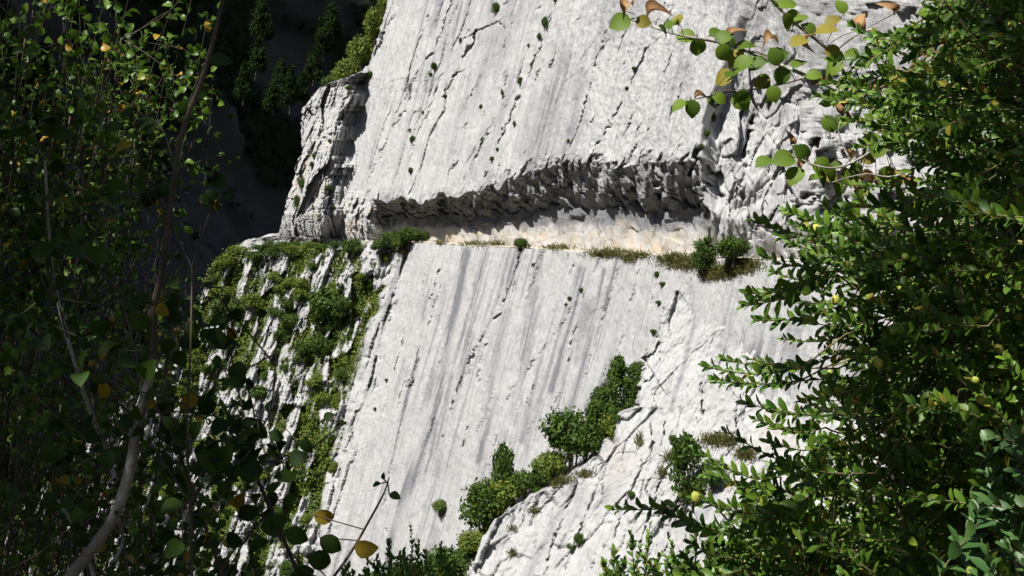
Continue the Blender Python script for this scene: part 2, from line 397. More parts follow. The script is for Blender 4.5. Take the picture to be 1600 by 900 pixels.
# masks: stains with painted notch shade, cream, soil
stain_shade = np.clip(1.1 * sstep(0.02, 0.42, fbm(U / 1.3, W / 26.0, 301, 4, 0.62)) , 0, 1) * sstep(0.42, 0.62, 0.5 + 0.5 * fbm(U / 6.0, W / 10.0, 303, 3))
streaks = [([(728, 392), (708, 500), (690, 590), (676, 690)], 7, .75), ([(764, 396), (742, 480), (722, 600)], 6, .5), ([(650, 560), (630, 640), (610, 740)], 4, .5), ([(795, 490), (770, 600), (748, 720)], 8, .55), ([(840, 450), (815, 560)], 5, .5),
           ([(905, 420), (885, 520), (862, 610)], 8, .55), ([(940, 420), (915, 540), (890, 640)], 5, .45), ([(845, 560), (815, 690)], 6, .4), ([(680, 400), (660, 500)], 4, .35), ([(960, 400), (935, 480)], 6, .45), ([(770, 620), (745, 780)], 7, .4),
           ([(705, 590), (680, 740)], 9, .35), ([(800, 120), (770, 200)], 14, .35), ([(770, 60), (745, 140)], 10, .3), ([(720, 170), (700, 260)], 14, .3)]
for pts, w_, a_ in streaks:
    d, s, t = seg_dist(px + 3.0 * st1, py, pts)
    stain_shade = np.maximum(stain_shade, 1.25 * a_ * np.exp(-(d / (w_ * .75)) ** 2) * (0.25 + 1.0 * sstep(-0.3, 0.3, fbm(U / 0.28, W / 14.0, 341, 3))) * np.where(py > 385, 1, (py < 285)))
grey = (Z == 5) * sstep(610, 720, px + 0.29 * (py - 400))
stain_shade = stain_shade * slab * (0.45 + 0.75 * grey + 0.1 * (Z == 0))
fine = sstep(0.0, 0.35, fbm(U / 0.42, W / 12.0, 331, 4, 0.6))
stain_shade = stain_shade + slabL * grey * (0.12 + 0.5 * fine * sstep(-0.25, 0.25, fbm(U / 3.0, W / 7.0, 333, 3))) + slabU * 0.18 * fine
stain_shade = stain_shade + 0.38 * slabU * sstep(0.1, 0.5, fbm(U / 5.0, W / 9.0, 305, 4)) * sstep(620, 700, px)
stain_shade += Eb * 0.25 * sstep(0, 0.5, fbm(U / 2, W / 4, 307, 4)) + ch * 0.55 * sstep(-0.25, 0.3, fbm(U / 1.2, W / 1.2, 309, 4)) + (Z == 2) * k * 0.8 + Rm * 0.2 * sstep(0.1, 0.4, fbm(U / 1.4, W / 3, 311, 4))  # ceiling term paints notch shade over the staining
stain_shade += (Z == 3) * k * 0.9 * (1 - sstep(0.30, 0.55, FR + 0.15 * fbm(U / 0.8, W / 2, 312, 3)))  # upper back wall: dark rock staining plus painted overhang shade
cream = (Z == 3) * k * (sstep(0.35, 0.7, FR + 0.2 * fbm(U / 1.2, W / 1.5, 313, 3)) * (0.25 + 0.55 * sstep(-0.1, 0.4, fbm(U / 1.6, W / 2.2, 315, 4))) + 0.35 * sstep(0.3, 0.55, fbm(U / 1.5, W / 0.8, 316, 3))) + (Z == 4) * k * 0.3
cream += foot * 0.5 * sstep(0.15, 0.45, fbm(U / 1.0, W / 1.2, 317, 3)) + Eb * 0.35 * sstep(0.3, 0.5, fbm(U / 1.8, W / 2.5, 318, 3))
veg = Fm * sstep(0.0, 0.35, -(ribs - 0.08 + 0.4 * fbm(U / 2, W / 3, 319, 4))) * 0.95
mask = np.stack([stain_shade, cream, veg], -1)
UV = np.stack([U, W], -1)
mw = np.concatenate([np.repeat(mask[:, :1], nb, 1), mask], 1)
uw = np.concatenate([np.stack([np.repeat(U[:, :1], nb, 1) - np.linspace(30, 1, nb)[None, :], np.repeat(W[:, :1], nb, 1)], -1), UV], 1)
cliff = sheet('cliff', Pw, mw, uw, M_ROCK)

# the walked ledge itself: a strip of pale gravel on the ledge
r0 = z1 + z2 + z3 + z4
cs = np.where((px[r0] > 600) & (px[r0] < 1500))[0]
strip = P[r0 - 1:r0 + z5 + 1][:, cs] + np.array([0, 0, 0.03])
strip[:, :, 2] += 0.05 * vn(U[r0 - 1:r0 + z5 + 1][:, cs] / 0.8, W[r0 - 1:r0 + z5 + 1][:, cs] / 0.5, 77)
path = sheet('path', strip, mask[r0 - 1:r0 + z5 + 1][:, cs] * 0, UV[r0 - 1:r0 + z5 + 1][:, cs], M_GRAVEL)

# ------------------------------------------------------------------ right lower buttress
SIL2 = [(418, 1098), (436, 1078), (452, 1050), (480, 1040), (520, 1030), (545, 1014), (560, 1014), (600, 1003), (634, 1000), (644, 972), (662, 962), (690, 967), (704, 945), (740, 892), (762, 858), (790, 802), (820, 768), (850, 752), (900, 736), (1000, 705)]
R2, C2 = 330, 300
fr = np.linspace(0, 1, R2)
pyn2 = 418 + fr * 582
lf = ip(pyn2, SIL2) + 1.5 * vn(pyn2 / 8.0, pyn2 * 0, 15) + 1.0 * vn(pyn2 / 3.0, pyn2 * 0, 16)
cc = np.concatenate([np.linspace(0, 1, C2), 1 + np.linspace(0, 1.4, 50)[1:]])
px2 = lf[:, None] + (1270 - lf[:, None]) * cc[None, :]
top2 = ip(px2, [(1040, 425), (1075, 427), (1090, 430), (1099, 440), (1112, 436), (1150, 434), (1200, 424), (1300, 424), (2000, 424)])
py2 = pyn2[:, None] + (top2 - 418) * (1 - fr[:, None]) ** 3
Y2 = 60.5 - 12.5 * (py2 - 420) / 480.0 + (1130 - px2) * 0.030 + 0.000011 * (1130 - px2) ** 2
B2 = at(px2, py2, Y2); rel = B2 - PA
U2 = rel @ T; W2 = rel @ DOWN
wob = 0.5 * fbm(U2 / 3, W2 / 4, 401, 3)
edge2 = np.exp(-(px2 - lf[:, None]) / 30.0)
low = sstep(660, 780, py2 - 0.3 * (px2 - 1000))
out = 0.5 * fbm(U2 / 5.0, W2 / 8.0, 403, 4) + (0.16 + 0.2 * low) * facets((U2 + 0.25 * W2) / 2.6 + wob, W2 / 4.0 + wob, 405, 1.0, 1.0) + 0.10 * fbm(U2 / 0.5, W2 / 1.6, 407, 4, 0.65) + 0.08 * fbm(U2 / 0.35, W2 / 0.4, 408, 3, 0.6)
out += edge2 * 0.4 * facets(U2 / 1.6, W2 / 2.0, 409, 1.0, 1.0) + low * 0.18 * facets((U2 + 0.3 * W2) / 0.9, W2 / 1.5, 411, 1.0, 0.8)
px, py = px2, py2
ray = 0 * px2
for p_, w_, d_ in [([(1104, 440), (1098, 455), (1092, 470)], 3.0, .7), ([(1097, 612), (1096, 630), (1098, 645)], 2.5, .5), ([(1018, 662), (1020, 690), (1018, 712)], 2.5, .6), ([(1040, 655), (1036, 690)], 2.0, .5), ([(1012, 560), (1030, 540), (1036, 520)], 3, .6), ([(1004, 600), (1020, 590), (1034, 560)], 2.5, .5),
    ([(960, 700), (935, 760), (905, 830), (880, 900)], 1.8, .4), ([(1010, 720), (985, 770), (960, 840)], 1.8, .4), ([(900, 760), (870, 830), (850, 900)], 2.0, .4), ([(1060, 700), (1030, 760), (1000, 850)], 2.2, .5), ([(1090, 760), (1050, 800), (1040, 860)], 3, .7), ([(1150, 640), (1148, 665)], 2, .4), ([(1000, 800), (980, 850), (975, 900)], 1.6, .3)]:
    crack(p_, w_ * .75, d_ * .6, 0.04)
for i in range(50):
    x = rng.uniform(800, 1200); y = rng.uniform(480, 900); L = rng.uniform(10, 45)
    crack([(x, y), (x - 0.3 * L + rng.uniform(-2, 2), y + L)], rng.uniform(0.7, 1.3), rng.uniform(0.08, 0.25), rng.uniform(-0.05, 0.05))
Pb = at(px2, py2, Y2 - (ray + 0.75 * out) * 1.6) + N_L * (0.25 * out)[..., None]
back = []
for i in range(16, 0, -1):
    t = i / 16.0
    back.append(Pb[:, 0, :] + np.array([1.0 * t * t, 13.0 * t ** 1.2, -1.5 * t]) + 0.5 * np.stack([vn(pyn2 / 8.0, pyn2 * 0 + i * 0.5, 220 + a) for a in range(3)], -1) * min(1, t * 4))
topw = []
back = np.stack(back, 1)
Pbw = np.concatenate([back, Pb], 1)
# close the top back onto the ledge
cap = []
for i in range(6, 0, -1):
    t = i / 6.0
    q = Pbw[0].copy(); q[:, 1] += 4.5 * t; q[:, 2] += 0.25 * t + 0.15 * vn(q[:, 0] / 0.6, q[:, 1] / 0.6, 230 + i) - 0.6 * t * t; cap.append(q)
Pbw = np.concatenate([np.stack(cap, 0), Pbw], 0)
st = 0.5 * sstep(0.1, 0.5, fbm(U2 / 1.2, W2 / 16.0, 421, 4)) * sstep(0, 0.4, fbm(U2 / 5, W2 / 6, 422, 3)) + 0.2 * low * sstep(0, 0.4, fbm(U2 / 2, W2 / 3, 423, 3))
d, s, t = seg_dist(px2 + 1.5 * fbm(U2, W2, 424, 2), py2, [(1088, 495), (1072, 560), (1048, 640)])
st = np.maximum(st, 0.6 * np.exp(-(d / 4.0) ** 2))
d, s, t = seg_dist(px2 + 1.5 * fbm(U2, W2, 425, 2), py2, [(880, 790), (850, 850), (825, 900)])
st = np.maximum(st, 0.5 * np.exp(-(d / 6.0) ** 2))
m2 = np.stack([st, 0.12 * sstep(0.2, 0.5, fbm(U2 / 3, W2 / 3, 426, 3)), 0 * st], -1)
uv2 = np.stack([U2, W2], -1)
m2 = np.concatenate([np.repeat(m2[:, :1], 16, 1), m2], 1); m2 = np.concatenate([np.repeat(m2[:1], 6, 0), m2], 0)
uv2 = np.concatenate([np.stack([np.repeat(U2[:, :1], 16, 1) - np.linspace(12, 1, 16)[None, :], np.repeat(W2[:, :1], 16, 1)], -1), uv2], 1)
uv2 = np.concatenate([np.stack([np.repeat(uv2[:1, :, 0], 6, 0), uv2[:1, :, 1] - np.linspace(4, 0.7, 6)[:, None]], -1), uv2], 0)
buttress = sheet('rock_buttress', Pbw, m2, uv2, M_ROCK)

# ------------------------------------------------------------------ opposite wall of the gorge (in its own shade), valley head, valley floor
yy = np.concatenate([np.linspace(128, 330, 150), np.linspace(330, 520, 70)[1:]])
zz = np.concatenate([np.linspace(-110, 110, 170), np.linspace(110, 330, 30)[1:]])
GY, GZ = np.meshgrid(yy, zz)
gx = -72 - 0.28 * (GZ + 30) + 150 * sstep(350, 520, GY) ** 1.5 + 14 * fbm(GY / 60, GZ / 60, 501, 4) - 10 * sstep(-20, 40, GZ + 0.15 * (GY - 200)) 
gx += 6 * facets(GY / 18 + 0.5 * fbm(GY / 20, GZ / 20, 503, 2), GZ / 26, 505, 1.0, 1.0) + 4.0 * fbm(GY / 7, GZ / 12, 507, 5, 0.62) - 9 * sstep(0, 1, ridged(GY / 45, GZ / 200, 509, 2)) 
GP = np.stack([gx, GY, GZ], -1)
ppx, ppy = proj(GP)
gv = sstep(-0.1, 0.25, fbm(GY / 22, GZ / 26, 511, 4) + 0.35 * sstep(1, 40, GZ) - 0.25)
gm = np.stack([0.6 * sstep(-0.2, 0.4, fbm(GY / 8, GZ / 20, 513, 4)), 0 * gv, gv], -1)
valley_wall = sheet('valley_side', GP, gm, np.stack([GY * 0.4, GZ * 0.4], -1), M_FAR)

# the same side of the gorge going on past the camera's left, and the mountain behind the camera's right: unseen, added to block sky light
def far_side(name, line, top, seed, lean, flip):
    ln = smooth_path([(x, y, 0) for x, y in line], 110)
    hh = np.concatenate([np.linspace(-113, top, 60)])
    tg = unit(np.gradient(ln, axis=0)); nm = np.stack([tg[:, 1], -tg[:, 0], 0 * tg[:, 0]], -1)
    q = np.arange(110)[None] * 2.5 + 0 * hh[:, None]; h_ = hh[:, None] + 0 * q
    off = lean * (h_ + 30) + 14 * fbm(q / 40, h_ / 50, seed, 4) + 6 * facets(q / 16, h_ / 24, seed + 3, 1.0, 1.0)
    Q = ln[None] + nm[None] * (off * flip)[..., None] + np.array([0, 0, 1.0]) * (h_ + (h_ > top - 1) * 0)[..., None]
    Q[..., 2] += sstep(top - 40, top, h_) * 14 * fbm(q / 30, h_ * 0, seed + 5, 3)
    g_ = sstep(-0.2, 0.2, fbm(q / 22, h_ / 26, seed + 7, 4) + .1)
    sheet(name, Q, np.stack([.5 + 0 * g_, 0 * g_, g_], -1), np.stack([q, h_], -1) * .4, M_FAR)
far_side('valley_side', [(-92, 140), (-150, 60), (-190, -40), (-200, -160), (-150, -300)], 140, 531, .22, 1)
far_side('unseen_mountainside', [(62, 30), (34, 6), (24, -30), (30, -90), (60, -170)], 120, 551, .45, -1)

gx_ = np.linspace(-1500, 1500, 60)
FX, FY = np.meshgrid(gx_, np.linspace(-600, 2400, 60))
fz = -112 + 6 * fbm(FX / 90, FY / 90, 521, 3)
floor_P = np.stack([FX, FY, fz], -1)
ground = sheet('ground', floor_P, np.zeros(FX.shape + (3,)), np.stack([FX, FY], -1) * 0.2, M_SOIL)

# ------------------------------------------------------------------ plants: materials and tools
def leaf_mat(name, c0, c1, rare=None, frac=0.1, rough=0.6, trans=0.25, spec=0.2, wob=0.25):
    m, nt, b = new_mat(name)
    g = nd(nt, 'ShaderNodeNewGeometry'); oi = nd(nt, 'ShaderNodeObjectInfo')
    ad = nd(nt, 'ShaderNodeMath', operation='ADD'); lk(nt, g.outputs['Random Per Island'], ad.inputs[0]); lk(nt, oi.outputs['Random'], ad.inputs[1])
    fr_ = nd(nt, 'ShaderNodeMath', operation='FRACT'); lk(nt, ad.outputs[0], fr_.inputs[0])
    r = nt.nodes.new('ShaderNodeValToRGB'); lk(nt, fr_.outputs[0], r.inputs[0])
    e = r.color_ramp.elements
    e[0].color = c0 + (1,); e[1].color = c1 + (1,)
    if rare:
        e[1].position = 1 - frac - 0.01
        x = e.new(1 - frac); x.color = rare + (1,)
        x = e.new(1.0); x.color = tuple(v * 0.75 for v in rare) + (1,)
    tc = nd(nt, 'ShaderNodeTexCoord')
    n = nd(nt, 'ShaderNodeTexNoise', ins={'Scale': 3.0, 'Detail': 3.0}); lk(nt, tc.outputs['Object'], n.inputs['Vector'])
    c = mixc(nt, wob, r.outputs[0], mixc(nt, n.outputs[0], (0.4, 0.4, 0.4), (1.6, 1.6, 1.6)), 'MULTIPLY')
    lk(nt, c, b.inputs['Base Color'])
    b.inputs['Roughness'].default_value = rough
    b.inputs['Specular IOR Level'].default_value = spec
    tr = nd(nt, 'ShaderNodeBsdfTranslucent'); lk(nt, c, tr.inputs[0])
    mx = nd(nt, 'ShaderNodeMixShader', ins={0: trans}); lk(nt, b.outputs[0], mx.inputs[1]); lk(nt, tr.outputs[0], mx.inputs[2])
    lk(nt, mx.outputs[0], nt.nodes['Material Output'].inputs[0])
    return m
M_BUSH = leaf_mat('bush_foliage', (0.022, 0.05, 0.007), (0.062, 0.105, 0.012))
M_BUSHL = leaf_mat('pale_foliage', (0.06, 0.10, 0.018), (0.11, 0.15, 0.03))
M_GRASS = leaf_mat('ledge_grass', (0.07, 0.085, 0.018), (0.13, 0.125, 0.04), (0.14, 0.11, 0.04), 0.25)
M_SLOPE = leaf_mat('slope_cover', (0.055, 0.095, 0.010), (0.12, 0.165, 0.02), (0.15, 0.145, 0.03), 0.15)
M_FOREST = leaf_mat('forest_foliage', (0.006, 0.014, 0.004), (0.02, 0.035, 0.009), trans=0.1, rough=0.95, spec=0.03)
M_BOX = leaf_mat('box_leaf', (0.026, 0.08, 0.009), (0.125, 0.215, 0.022), (0.30, 0.27, 0.04), 0.03, rough=0.45, trans=0.28, spec=0.35)
M_BOXD = leaf_mat('box_leaf_blue', (0.028, 0.08, 0.016), (0.065, 0.13, 0.03), rough=0.5, trans=0.15, spec=0.5)
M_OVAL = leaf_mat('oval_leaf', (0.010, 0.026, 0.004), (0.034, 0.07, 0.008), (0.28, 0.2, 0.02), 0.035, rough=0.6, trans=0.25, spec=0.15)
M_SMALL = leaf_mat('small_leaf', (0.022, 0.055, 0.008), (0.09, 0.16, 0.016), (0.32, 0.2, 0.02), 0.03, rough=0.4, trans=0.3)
M_HAZEL = leaf_mat('hazel_leaf', (0.05, 0.10, 0.010), (0.13, 0.20, 0.02), (0.24, 0.2, 0.03), 0.12, rough=0.55, trans=0.45, spec=0.2)
M_BROWN = leaf_mat('withered_leaf', (0.18, 0.09, 0.04), (0.30, 0.18, 0.08), rough=0.7, trans=0.2)
M_FRUIT = leaf_mat('box_fruit', (0.22, 0.28, 0.05), (0.36, 0.34, 0.07), rough=0.4, trans=0.05)
M_BARK = simple_noise_mat('grey_bark', (0.34, 0.32, 0.29), (0.14, 0.12, 0.10), 9.0, bump=0.01, bscale=60)
M_BARKD = simple_noise_mat('dark_bark', (0.05, 0.04, 0.03), (0.1, 0.08, 0.06), 12.0, bump=0.005, bscale=60)
M_TWIG = simple_noise_mat('tan_twig', (0.17, 0.14, 0.06), (0.07, 0.07, 0.03), 20.0)

NR = np.random.default_rng(11)
def frames(xd, nrm):
    x = unit(xd); z = unit(nrm - (nrm * x).sum(-1, keepdims=True) * x); y = np.cross(z, x)
    return x, y, z
def spread(PV, PF, org, xd, nrm, sc):
    """copies of one small shape (PV, PF) at many frames, as arrays"""
    x, y, z = frames(xd, nrm)
    V = org[:, None, :] + sc[:, None, None] * (PV[None, :, 0, None] * x[:, None] + PV[None, :, 1, None] * y[:, None] + PV[None, :, 2, None] * z[:, None])
    Fc = PF[None] + (np.arange(len(org)) * len(PV))[:, None, None]
    return V.reshape(-1, 3), Fc.reshape(-1, PF.shape[1])
QV = np.array([[0, 0, 0], [0.5, 0.33, 0.05], [1, 0, -0.04], [0.5, -0.33, 0.05]], float); QF = np.array([[0, 1, 2, 3]])
def tube_arrays(paths, sides=5):
    """paths: list of (points (n,3), radii (n,))"""
    Vs, Fs, n0 = [], [], 0
    ang = np.linspace(0, 2 * np.pi, sides, endpoint=False)
    for pts, rad in paths:
        pts = np.asarray(pts, float); rad = np.asarray(rad, float); n = len(pts)
        tg = unit(np.gradient(pts, axis=0))
        ref = np.array([0, 0, 1.0]) if abs(tg[0, 2]) < 0.9 else np.array([1.0, 0, 0])
        a = unit(np.cross(tg, ref)); b = np.cross(tg, a)
        ring = pts[:, None] + rad[:, None, None] * (np.cos(ang)[None, :, None] * a[:, None] + np.sin(ang)[None, :, None] * b[:, None])
        Vs.append(ring.reshape(-1, 3))
        i = np.arange(n - 1)[:, None] * sides; j = np.arange(sides)[None]; j2 = (j + 1) % sides
        Fs.append(np.stack([i + j, i + j2, i + sides + j2, i + sides + j], -1).reshape(-1, 4) + n0); n0 += n * sides
    return np.concatenate(Vs), np.concatenate(Fs)
def thing(name, label, cat, group=None, loc=(0, 0, 0)):
    o = bpy.data.objects.new(name, None); o.empty_display_size = 0.2; o.location = loc; COL.objects.link(o)
    return set_props(o, label, cat, group)

# ------------------------------------------------------------------ mid-distance bushes and trees (unit height prototypes)
def bush_proto(seed, kind):
    r = np.random.default_rng(seed)
    org, nrm, szs = [], [], []
    if kind == 'round':
        lobes = [(np.array([r.uniform(-.28, .28), r.uniform(-.28, .28), r.uniform(.3, .75)]), r.uniform(.17, .30)) for _ in range(11)]
        lobes += [(np.array([0, 0, .45]), .33)]
        n = 230
    elif kind == 'cone':
        lobes = []
        for q in range(26):
            h = r.uniform(.08, .97); a = r.uniform(0, 6.283); rad = (1 - h) * .36 + .03
            lobes.append((np.array([math.cos(a) * rad * .75, math.sin(a) * rad * .75, h]), rad * .55 + .035))
        n = 110
    else:
        lobes = []
        for q in range(14):
            h = r.uniform(.12, .93); a = r.uniform(0, 6.283); rad = .33 * math.sin(math.pi * min(.95, h * .8 + .12)) + .03
            lobes.append((np.array([math.cos(a) * rad * .7, math.sin(a) * rad * .7, h]), rad * .5 + .06))
        n = 170
    for c, rad in lobes:
        d = unit(r.normal(size=(n, 3))); rr_ = rad * r.uniform(.35, 1.08, (n, 1)) ** .6
        sq = np.array([1, 1, .85])
        for q in range(5 if kind != 'cone' else 2):
            v = unit(r.normal(size=3) + np.array([0, 0, .55])); m_ = 8; tt_ = np.linspace(.7, 1, m_)[:, None]; L_ = r.uniform(.05, .13)
            org.append(c + v * (rad * .8 + L_ * np.linspace(0, 1, m_)[:, None]) + r.normal(size=(m_, 3)) * .01); nrm.append(r.normal(size=(m_, 3))); szs.append(np.linspace(.06, .03, m_))
        org.append(c + d * rr_ * sq); nrm.append(d + 0.55 * r.normal(size=(n, 3))); szs.append(r.uniform(.05, .10, n))
    # stray twigs out of the outline
    d = unit(r.normal(size=(110, 3)) + np.array([0, 0, .3])); tip = np.array([0, 0, .5]) + d * np.array([.42, .42, .45]) * r.uniform(.7, 1.0, (110, 1))
    org.append(tip); nrm.append(r.normal(size=(110, 3))); szs.append(r.uniform(.04, .07, 110))
    org = np.concatenate(org); nrm = np.concatenate(nrm); szs = np.concatenate(szs)
    keep = org[:, 2] > .02
    org, nrm, szs = org[keep], nrm[keep], szs[keep]
    xd = np.cross(nrm, r.normal(size=nrm.shape)) + np.array([0, 0, .25])
    V, Fc = spread(QV, QF, org, xd, nrm, szs)
    crown = mesh_np('crown_' + kind, V, Fc, M_BUSH, smooth=False)
    paths = []
    for q in range(1 if kind == 'cone' else 5):
        a = r.uniform(0, 6.283); top = np.array([math.cos(a) * .22, math.sin(a) * .22, .72]) if kind != 'cone' else np.array([0, 0, .93])
        pts = smooth_path([(0.03 * math.cos(a), 0.03 * math.sin(a), -.1), top * np.array([.4, .4, .45]), top], 8)
        paths.append((pts, np.linspace(.022, .005, 8)))
    V, Fc = tube_arrays(paths, 5)
    trunk = mesh_np('trunk_' + kind, V, Fc, M_BARKD)
    return crown, trunk
PROTO = {'round': [bush_proto(s_, 'round') for s_ in (1, 2, 3)], 'cone': [bush_proto(s_, 'cone') for s_ in (4, 5)], 'oval': [bush_proto(s_, 'oval') for s_ in (6, 7, 8)]}
def recolour(kind, mat):
    out_ = []
    for c, t in PROTO[kind]:
        c2 = c.copy(); c2.materials.clear(); c2.materials.append(mat); out_.append((c2, t))
    return out_
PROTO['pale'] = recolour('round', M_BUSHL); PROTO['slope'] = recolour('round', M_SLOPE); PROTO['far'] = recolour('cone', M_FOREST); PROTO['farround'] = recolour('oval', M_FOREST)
def plant(kind, name, label, cat, group, base, w, h):
    c, t = PROTO[kind][rng.randrange(len(PROTO[kind]))]
    o = thing(name, label, cat, group, tuple(base))
    o.rotation_euler = (rng.uniform(-.08, .08), rng.uniform(-.08, .08), rng.uniform(0, 6.28)); o.scale = (w, w, h)
    link('crown', c, o); link('trunk', t, o)
    return o
# where a pixel's direction meets the cliff or the buttress
def lookup(Q):
    """nearest front point of a sheet for every pixel of the photo, 2 px cells"""
    qx, qy = proj(Q); qx = qx.ravel(); qy = qy.ravel(); Q = Q.reshape(-1, 3)
    W_, H_ = 900, 540
    I = np.full((H_, W_), -1, np.int64)
    ix = np.floor((qx + 100) / 2).astype(int); iy = np.floor((qy + 100) / 2).astype(int)
    ok = (ix >= 0) & (ix < W_) & (iy >= 0) & (iy < H_)
    o_ = np.argsort(-Q[:, 1][ok]); j = np.where(ok)[0][o_]
    I[iy[j], ix[j]] = j
    def f(x, y):
        cx, cy = int((x + 100) / 2), int((y + 100) / 2)
        for r in range(0, 200):
            x0, x1, y0, y1 = max(cx - r, 0), min(cx + r + 1, W_), max(cy - r, 0), min(cy + r + 1, H_)
            if x1 <= x0 or y1 <= y0: continue
            sub = I[y0:y1, x0:x1]; w = sub[sub >= 0]
            if len(w): return Q[w[0]].copy()
    return f, qx, qy
on_cliff, CPX, CPY = lookup(P); CP = P.reshape(-1, 3)
on_butt, BPX, BPY = lookup(Pb)
def edge_spot(y):
    """a spot in the gully just behind the buttress's left edge"""
    e = Pb[np.argmin(np.abs(py2[:, 0] - y)), 0]
    return e + np.array([0.1, 1.6, -0.25])
def put(kind, name, label, cat, group, base, wpx, hpx):
    s_ = base[1] / F
    return plant(kind, name, label, cat, group, base, wpx * s_, hpx * s_)

G = 'bushes along the carved ledge'
put('oval', 'bush', 'small dark bush at the grassy right end of the carved ledge', 'bush', G, on_cliff(1101, 407) + np.array([-.2, -.6, -.5]), 46, 52)
put('round', 'bush', 'round dark green bush standing tallest on the right end of the carved ledge', 'bush', G, on_cliff(1147, 405) + np.array([-.2, -.6, -.3]), 64, 52)
put('round', 'bush', 'tiny bush on the brink at the middle of the carved ledge', 'bush', G, on_cliff(812, 391) + np.array([0, 0, -.1]), 26, 24)
for (x, y, w, h) in [(640, 381, 44, 34), (660, 379, 26, 26), (615, 387, 44, 32), (594, 393, 32, 26), (628, 384, 36, 24)]:
    put('round', 'bush', 'bushy green shrub crowding the left end of the carved ledge', 'bush', 'shrubs at the left end of the ledge', on_cliff(x, y) + np.array([0, -.4, -.2]), w, h)
put('round', 'bush', 'compact dark bush at the foot of the proud left rock block', 'bush', G, on_cliff(547, 402), 36, 36)
put('round', 'bush', 'small bush in the crack at the foot of the grey side face', 'bush', G, on_cliff(520, 392), 22, 18)
# gully between slab and buttress
GG = 'trees in the gully between the slab and the buttress'
put('oval', 'tree', 'slender dark tree standing up above the leafy thicket in the gully', 'tree', GG, edge_spot(800) + np.array([-.3, .4, -.4]), 50, 104)
put('round', 'tree', 'broad leafy tree filling the lower end of the gully', 'tree', GG, edge_spot(845) + np.array([0, .3, -.3]), 100, 100)
put('slope', 'bush', 'light green bush next to the slender tree in the gully', 'bush', GG, edge_spot(795), 70, 56)
put('pale', 'bush', 'loose pale bush between the light bush and the big dark tree', 'bush', GG, edge_spot(762), 60, 58)
put('round', 'tree', 'big dense dark tree in the middle of the gully', 'tree', GG, edge_spot(735) + np.array([-.2, .2, -.3]), 100, 112)
put('oval', 'tree', 'upright dark tree beside the rounded knee of the buttress', 'tree', GG, edge_spot(705) + np.array([-.1, .6, 0]), 58, 96)
put('cone', 'tree', 'narrow pointed tree climbing the top of the gully', 'tree', GG, edge_spot(640) + np.array([-.25, .5, -.2]), 66, 90)
put('oval', 'bush', 'small bush under the narrow pointed tree at the gully top', 'bush', GG, edge_spot(650) + np.array([-.9, .5, -.4]), 44, 50)
for (y, w, h, kd) in [(830, 60, 60, 'round'), (815, 50, 44, 'slope'), (778, 56, 46, 'round'), (770, 40, 40, 'oval'), (748, 50, 50, 'slope'), (718, 60, 60, 'round'), (690, 50, 56, 'slope'), (668, 44, 56, 'round'), (870, 60, 50, 'slope'), (895, 60, 50, 'round'), (615, 34, 50, 'oval'), (590, 26, 36, 'round')]:
    put(kd, 'bush', 'low bush filling in between the trees along the gully', 'bush', 'bushes between the gully trees', edge_spot(y) + np.array([rng.uniform(-.5, .1), rng.uniform(-.2, .5), -.25]), w, h)
for (x, y, w, h) in [(700, 900, 80, 70), (640, 915, 80, 60), (590, 925, 70, 50), (735, 880, 40, 70)]:
    b_ = on_cliff(x, y) + np.array([0, -1.2, -.3])
    put('round' if x != 735 else 'slope', 'bush', 'green shrub at the bottom foot of the smooth slab', 'bush', 'shrubs at the foot of the slab', b_, w, h)
for (x, y, w, h) in [(688, 802, 26, 26), (868, 690, 24, 26)]:
    put('pale', 'sapling', 'thin pale sapling against the smooth slab', 'sapling', 'saplings against the slab', on_cliff(x, y) + np.array([0, -.4, 0]), w, h)
put('oval', 'bush', 'columnar dark bush on the face of the right buttress', 'bush', None, on_butt(1076, 786), 66, 108)
put('round', 'bush', 'low bush in the crevice right of the columnar bush', 'bush', None, on_butt(1112, 770), 40, 60)
for (x, y, w, h) in [(955, 665, 20, 14), (905, 855, 22, 26), (892, 862, 16, 16), (985, 780, 14, 16), (1050, 690, 14, 14)]:
    put('round', 'rock_plant', 'small green plant clinging to the buttress rock', 'plant', 'plants on the buttress', on_butt(x, y), w, h)
# plants rooted in the slab's cracks
for (x, y, w, h) in [(775, 20, 16, 22), (850, 45, 12, 26), (843, 62, 9, 14), (812, 132, 13, 16), (679, 108, 12, 16), (672, 118, 8, 9), (718, 66, 7, 12), (751, 168, 8, 10), (640, 270, 10, 14), (642, 222, 9, 16), (752, 220, 8, 12), (786, 207, 8, 12), (776, 234, 8, 8), (768, 250, 8, 10),
                     (760, 270, 6, 8), (802, 197, 6, 12), (695, 152, 6, 10), (785, 150, 5, 16), (660, 176, 5, 8), (992, 108, 10, 8), (978, 138, 8, 8), (886, 222, 7, 9), (1112, 195, 14, 22), (1104, 212, 14, 14), (1095, 232, 8, 12), (962, 255, 6, 6), (825, 72, 6, 8), (866, 2, 9, 10), (640, 205, 7, 8),
                     (603, 596, 8, 8), (892, 470, 9, 9), (908, 455, 9, 8), (886, 478, 7, 6), (833, 415, 7, 7), (1025, 432, 12, 12), (1035, 445, 14, 8), (1028, 475, 12, 8), (1020, 520, 16, 10), (1200, 165, 22, 14), (1210, 150, 16, 14), (585, 640, 7, 8), (1170, 205, 12, 10)]:
    put('round', 'rock_plant', 'small green plant rooted in a crack of the pale slab', 'plant', 'plants in the cracks of the slab', on_cliff(x, y + 2), w, h)
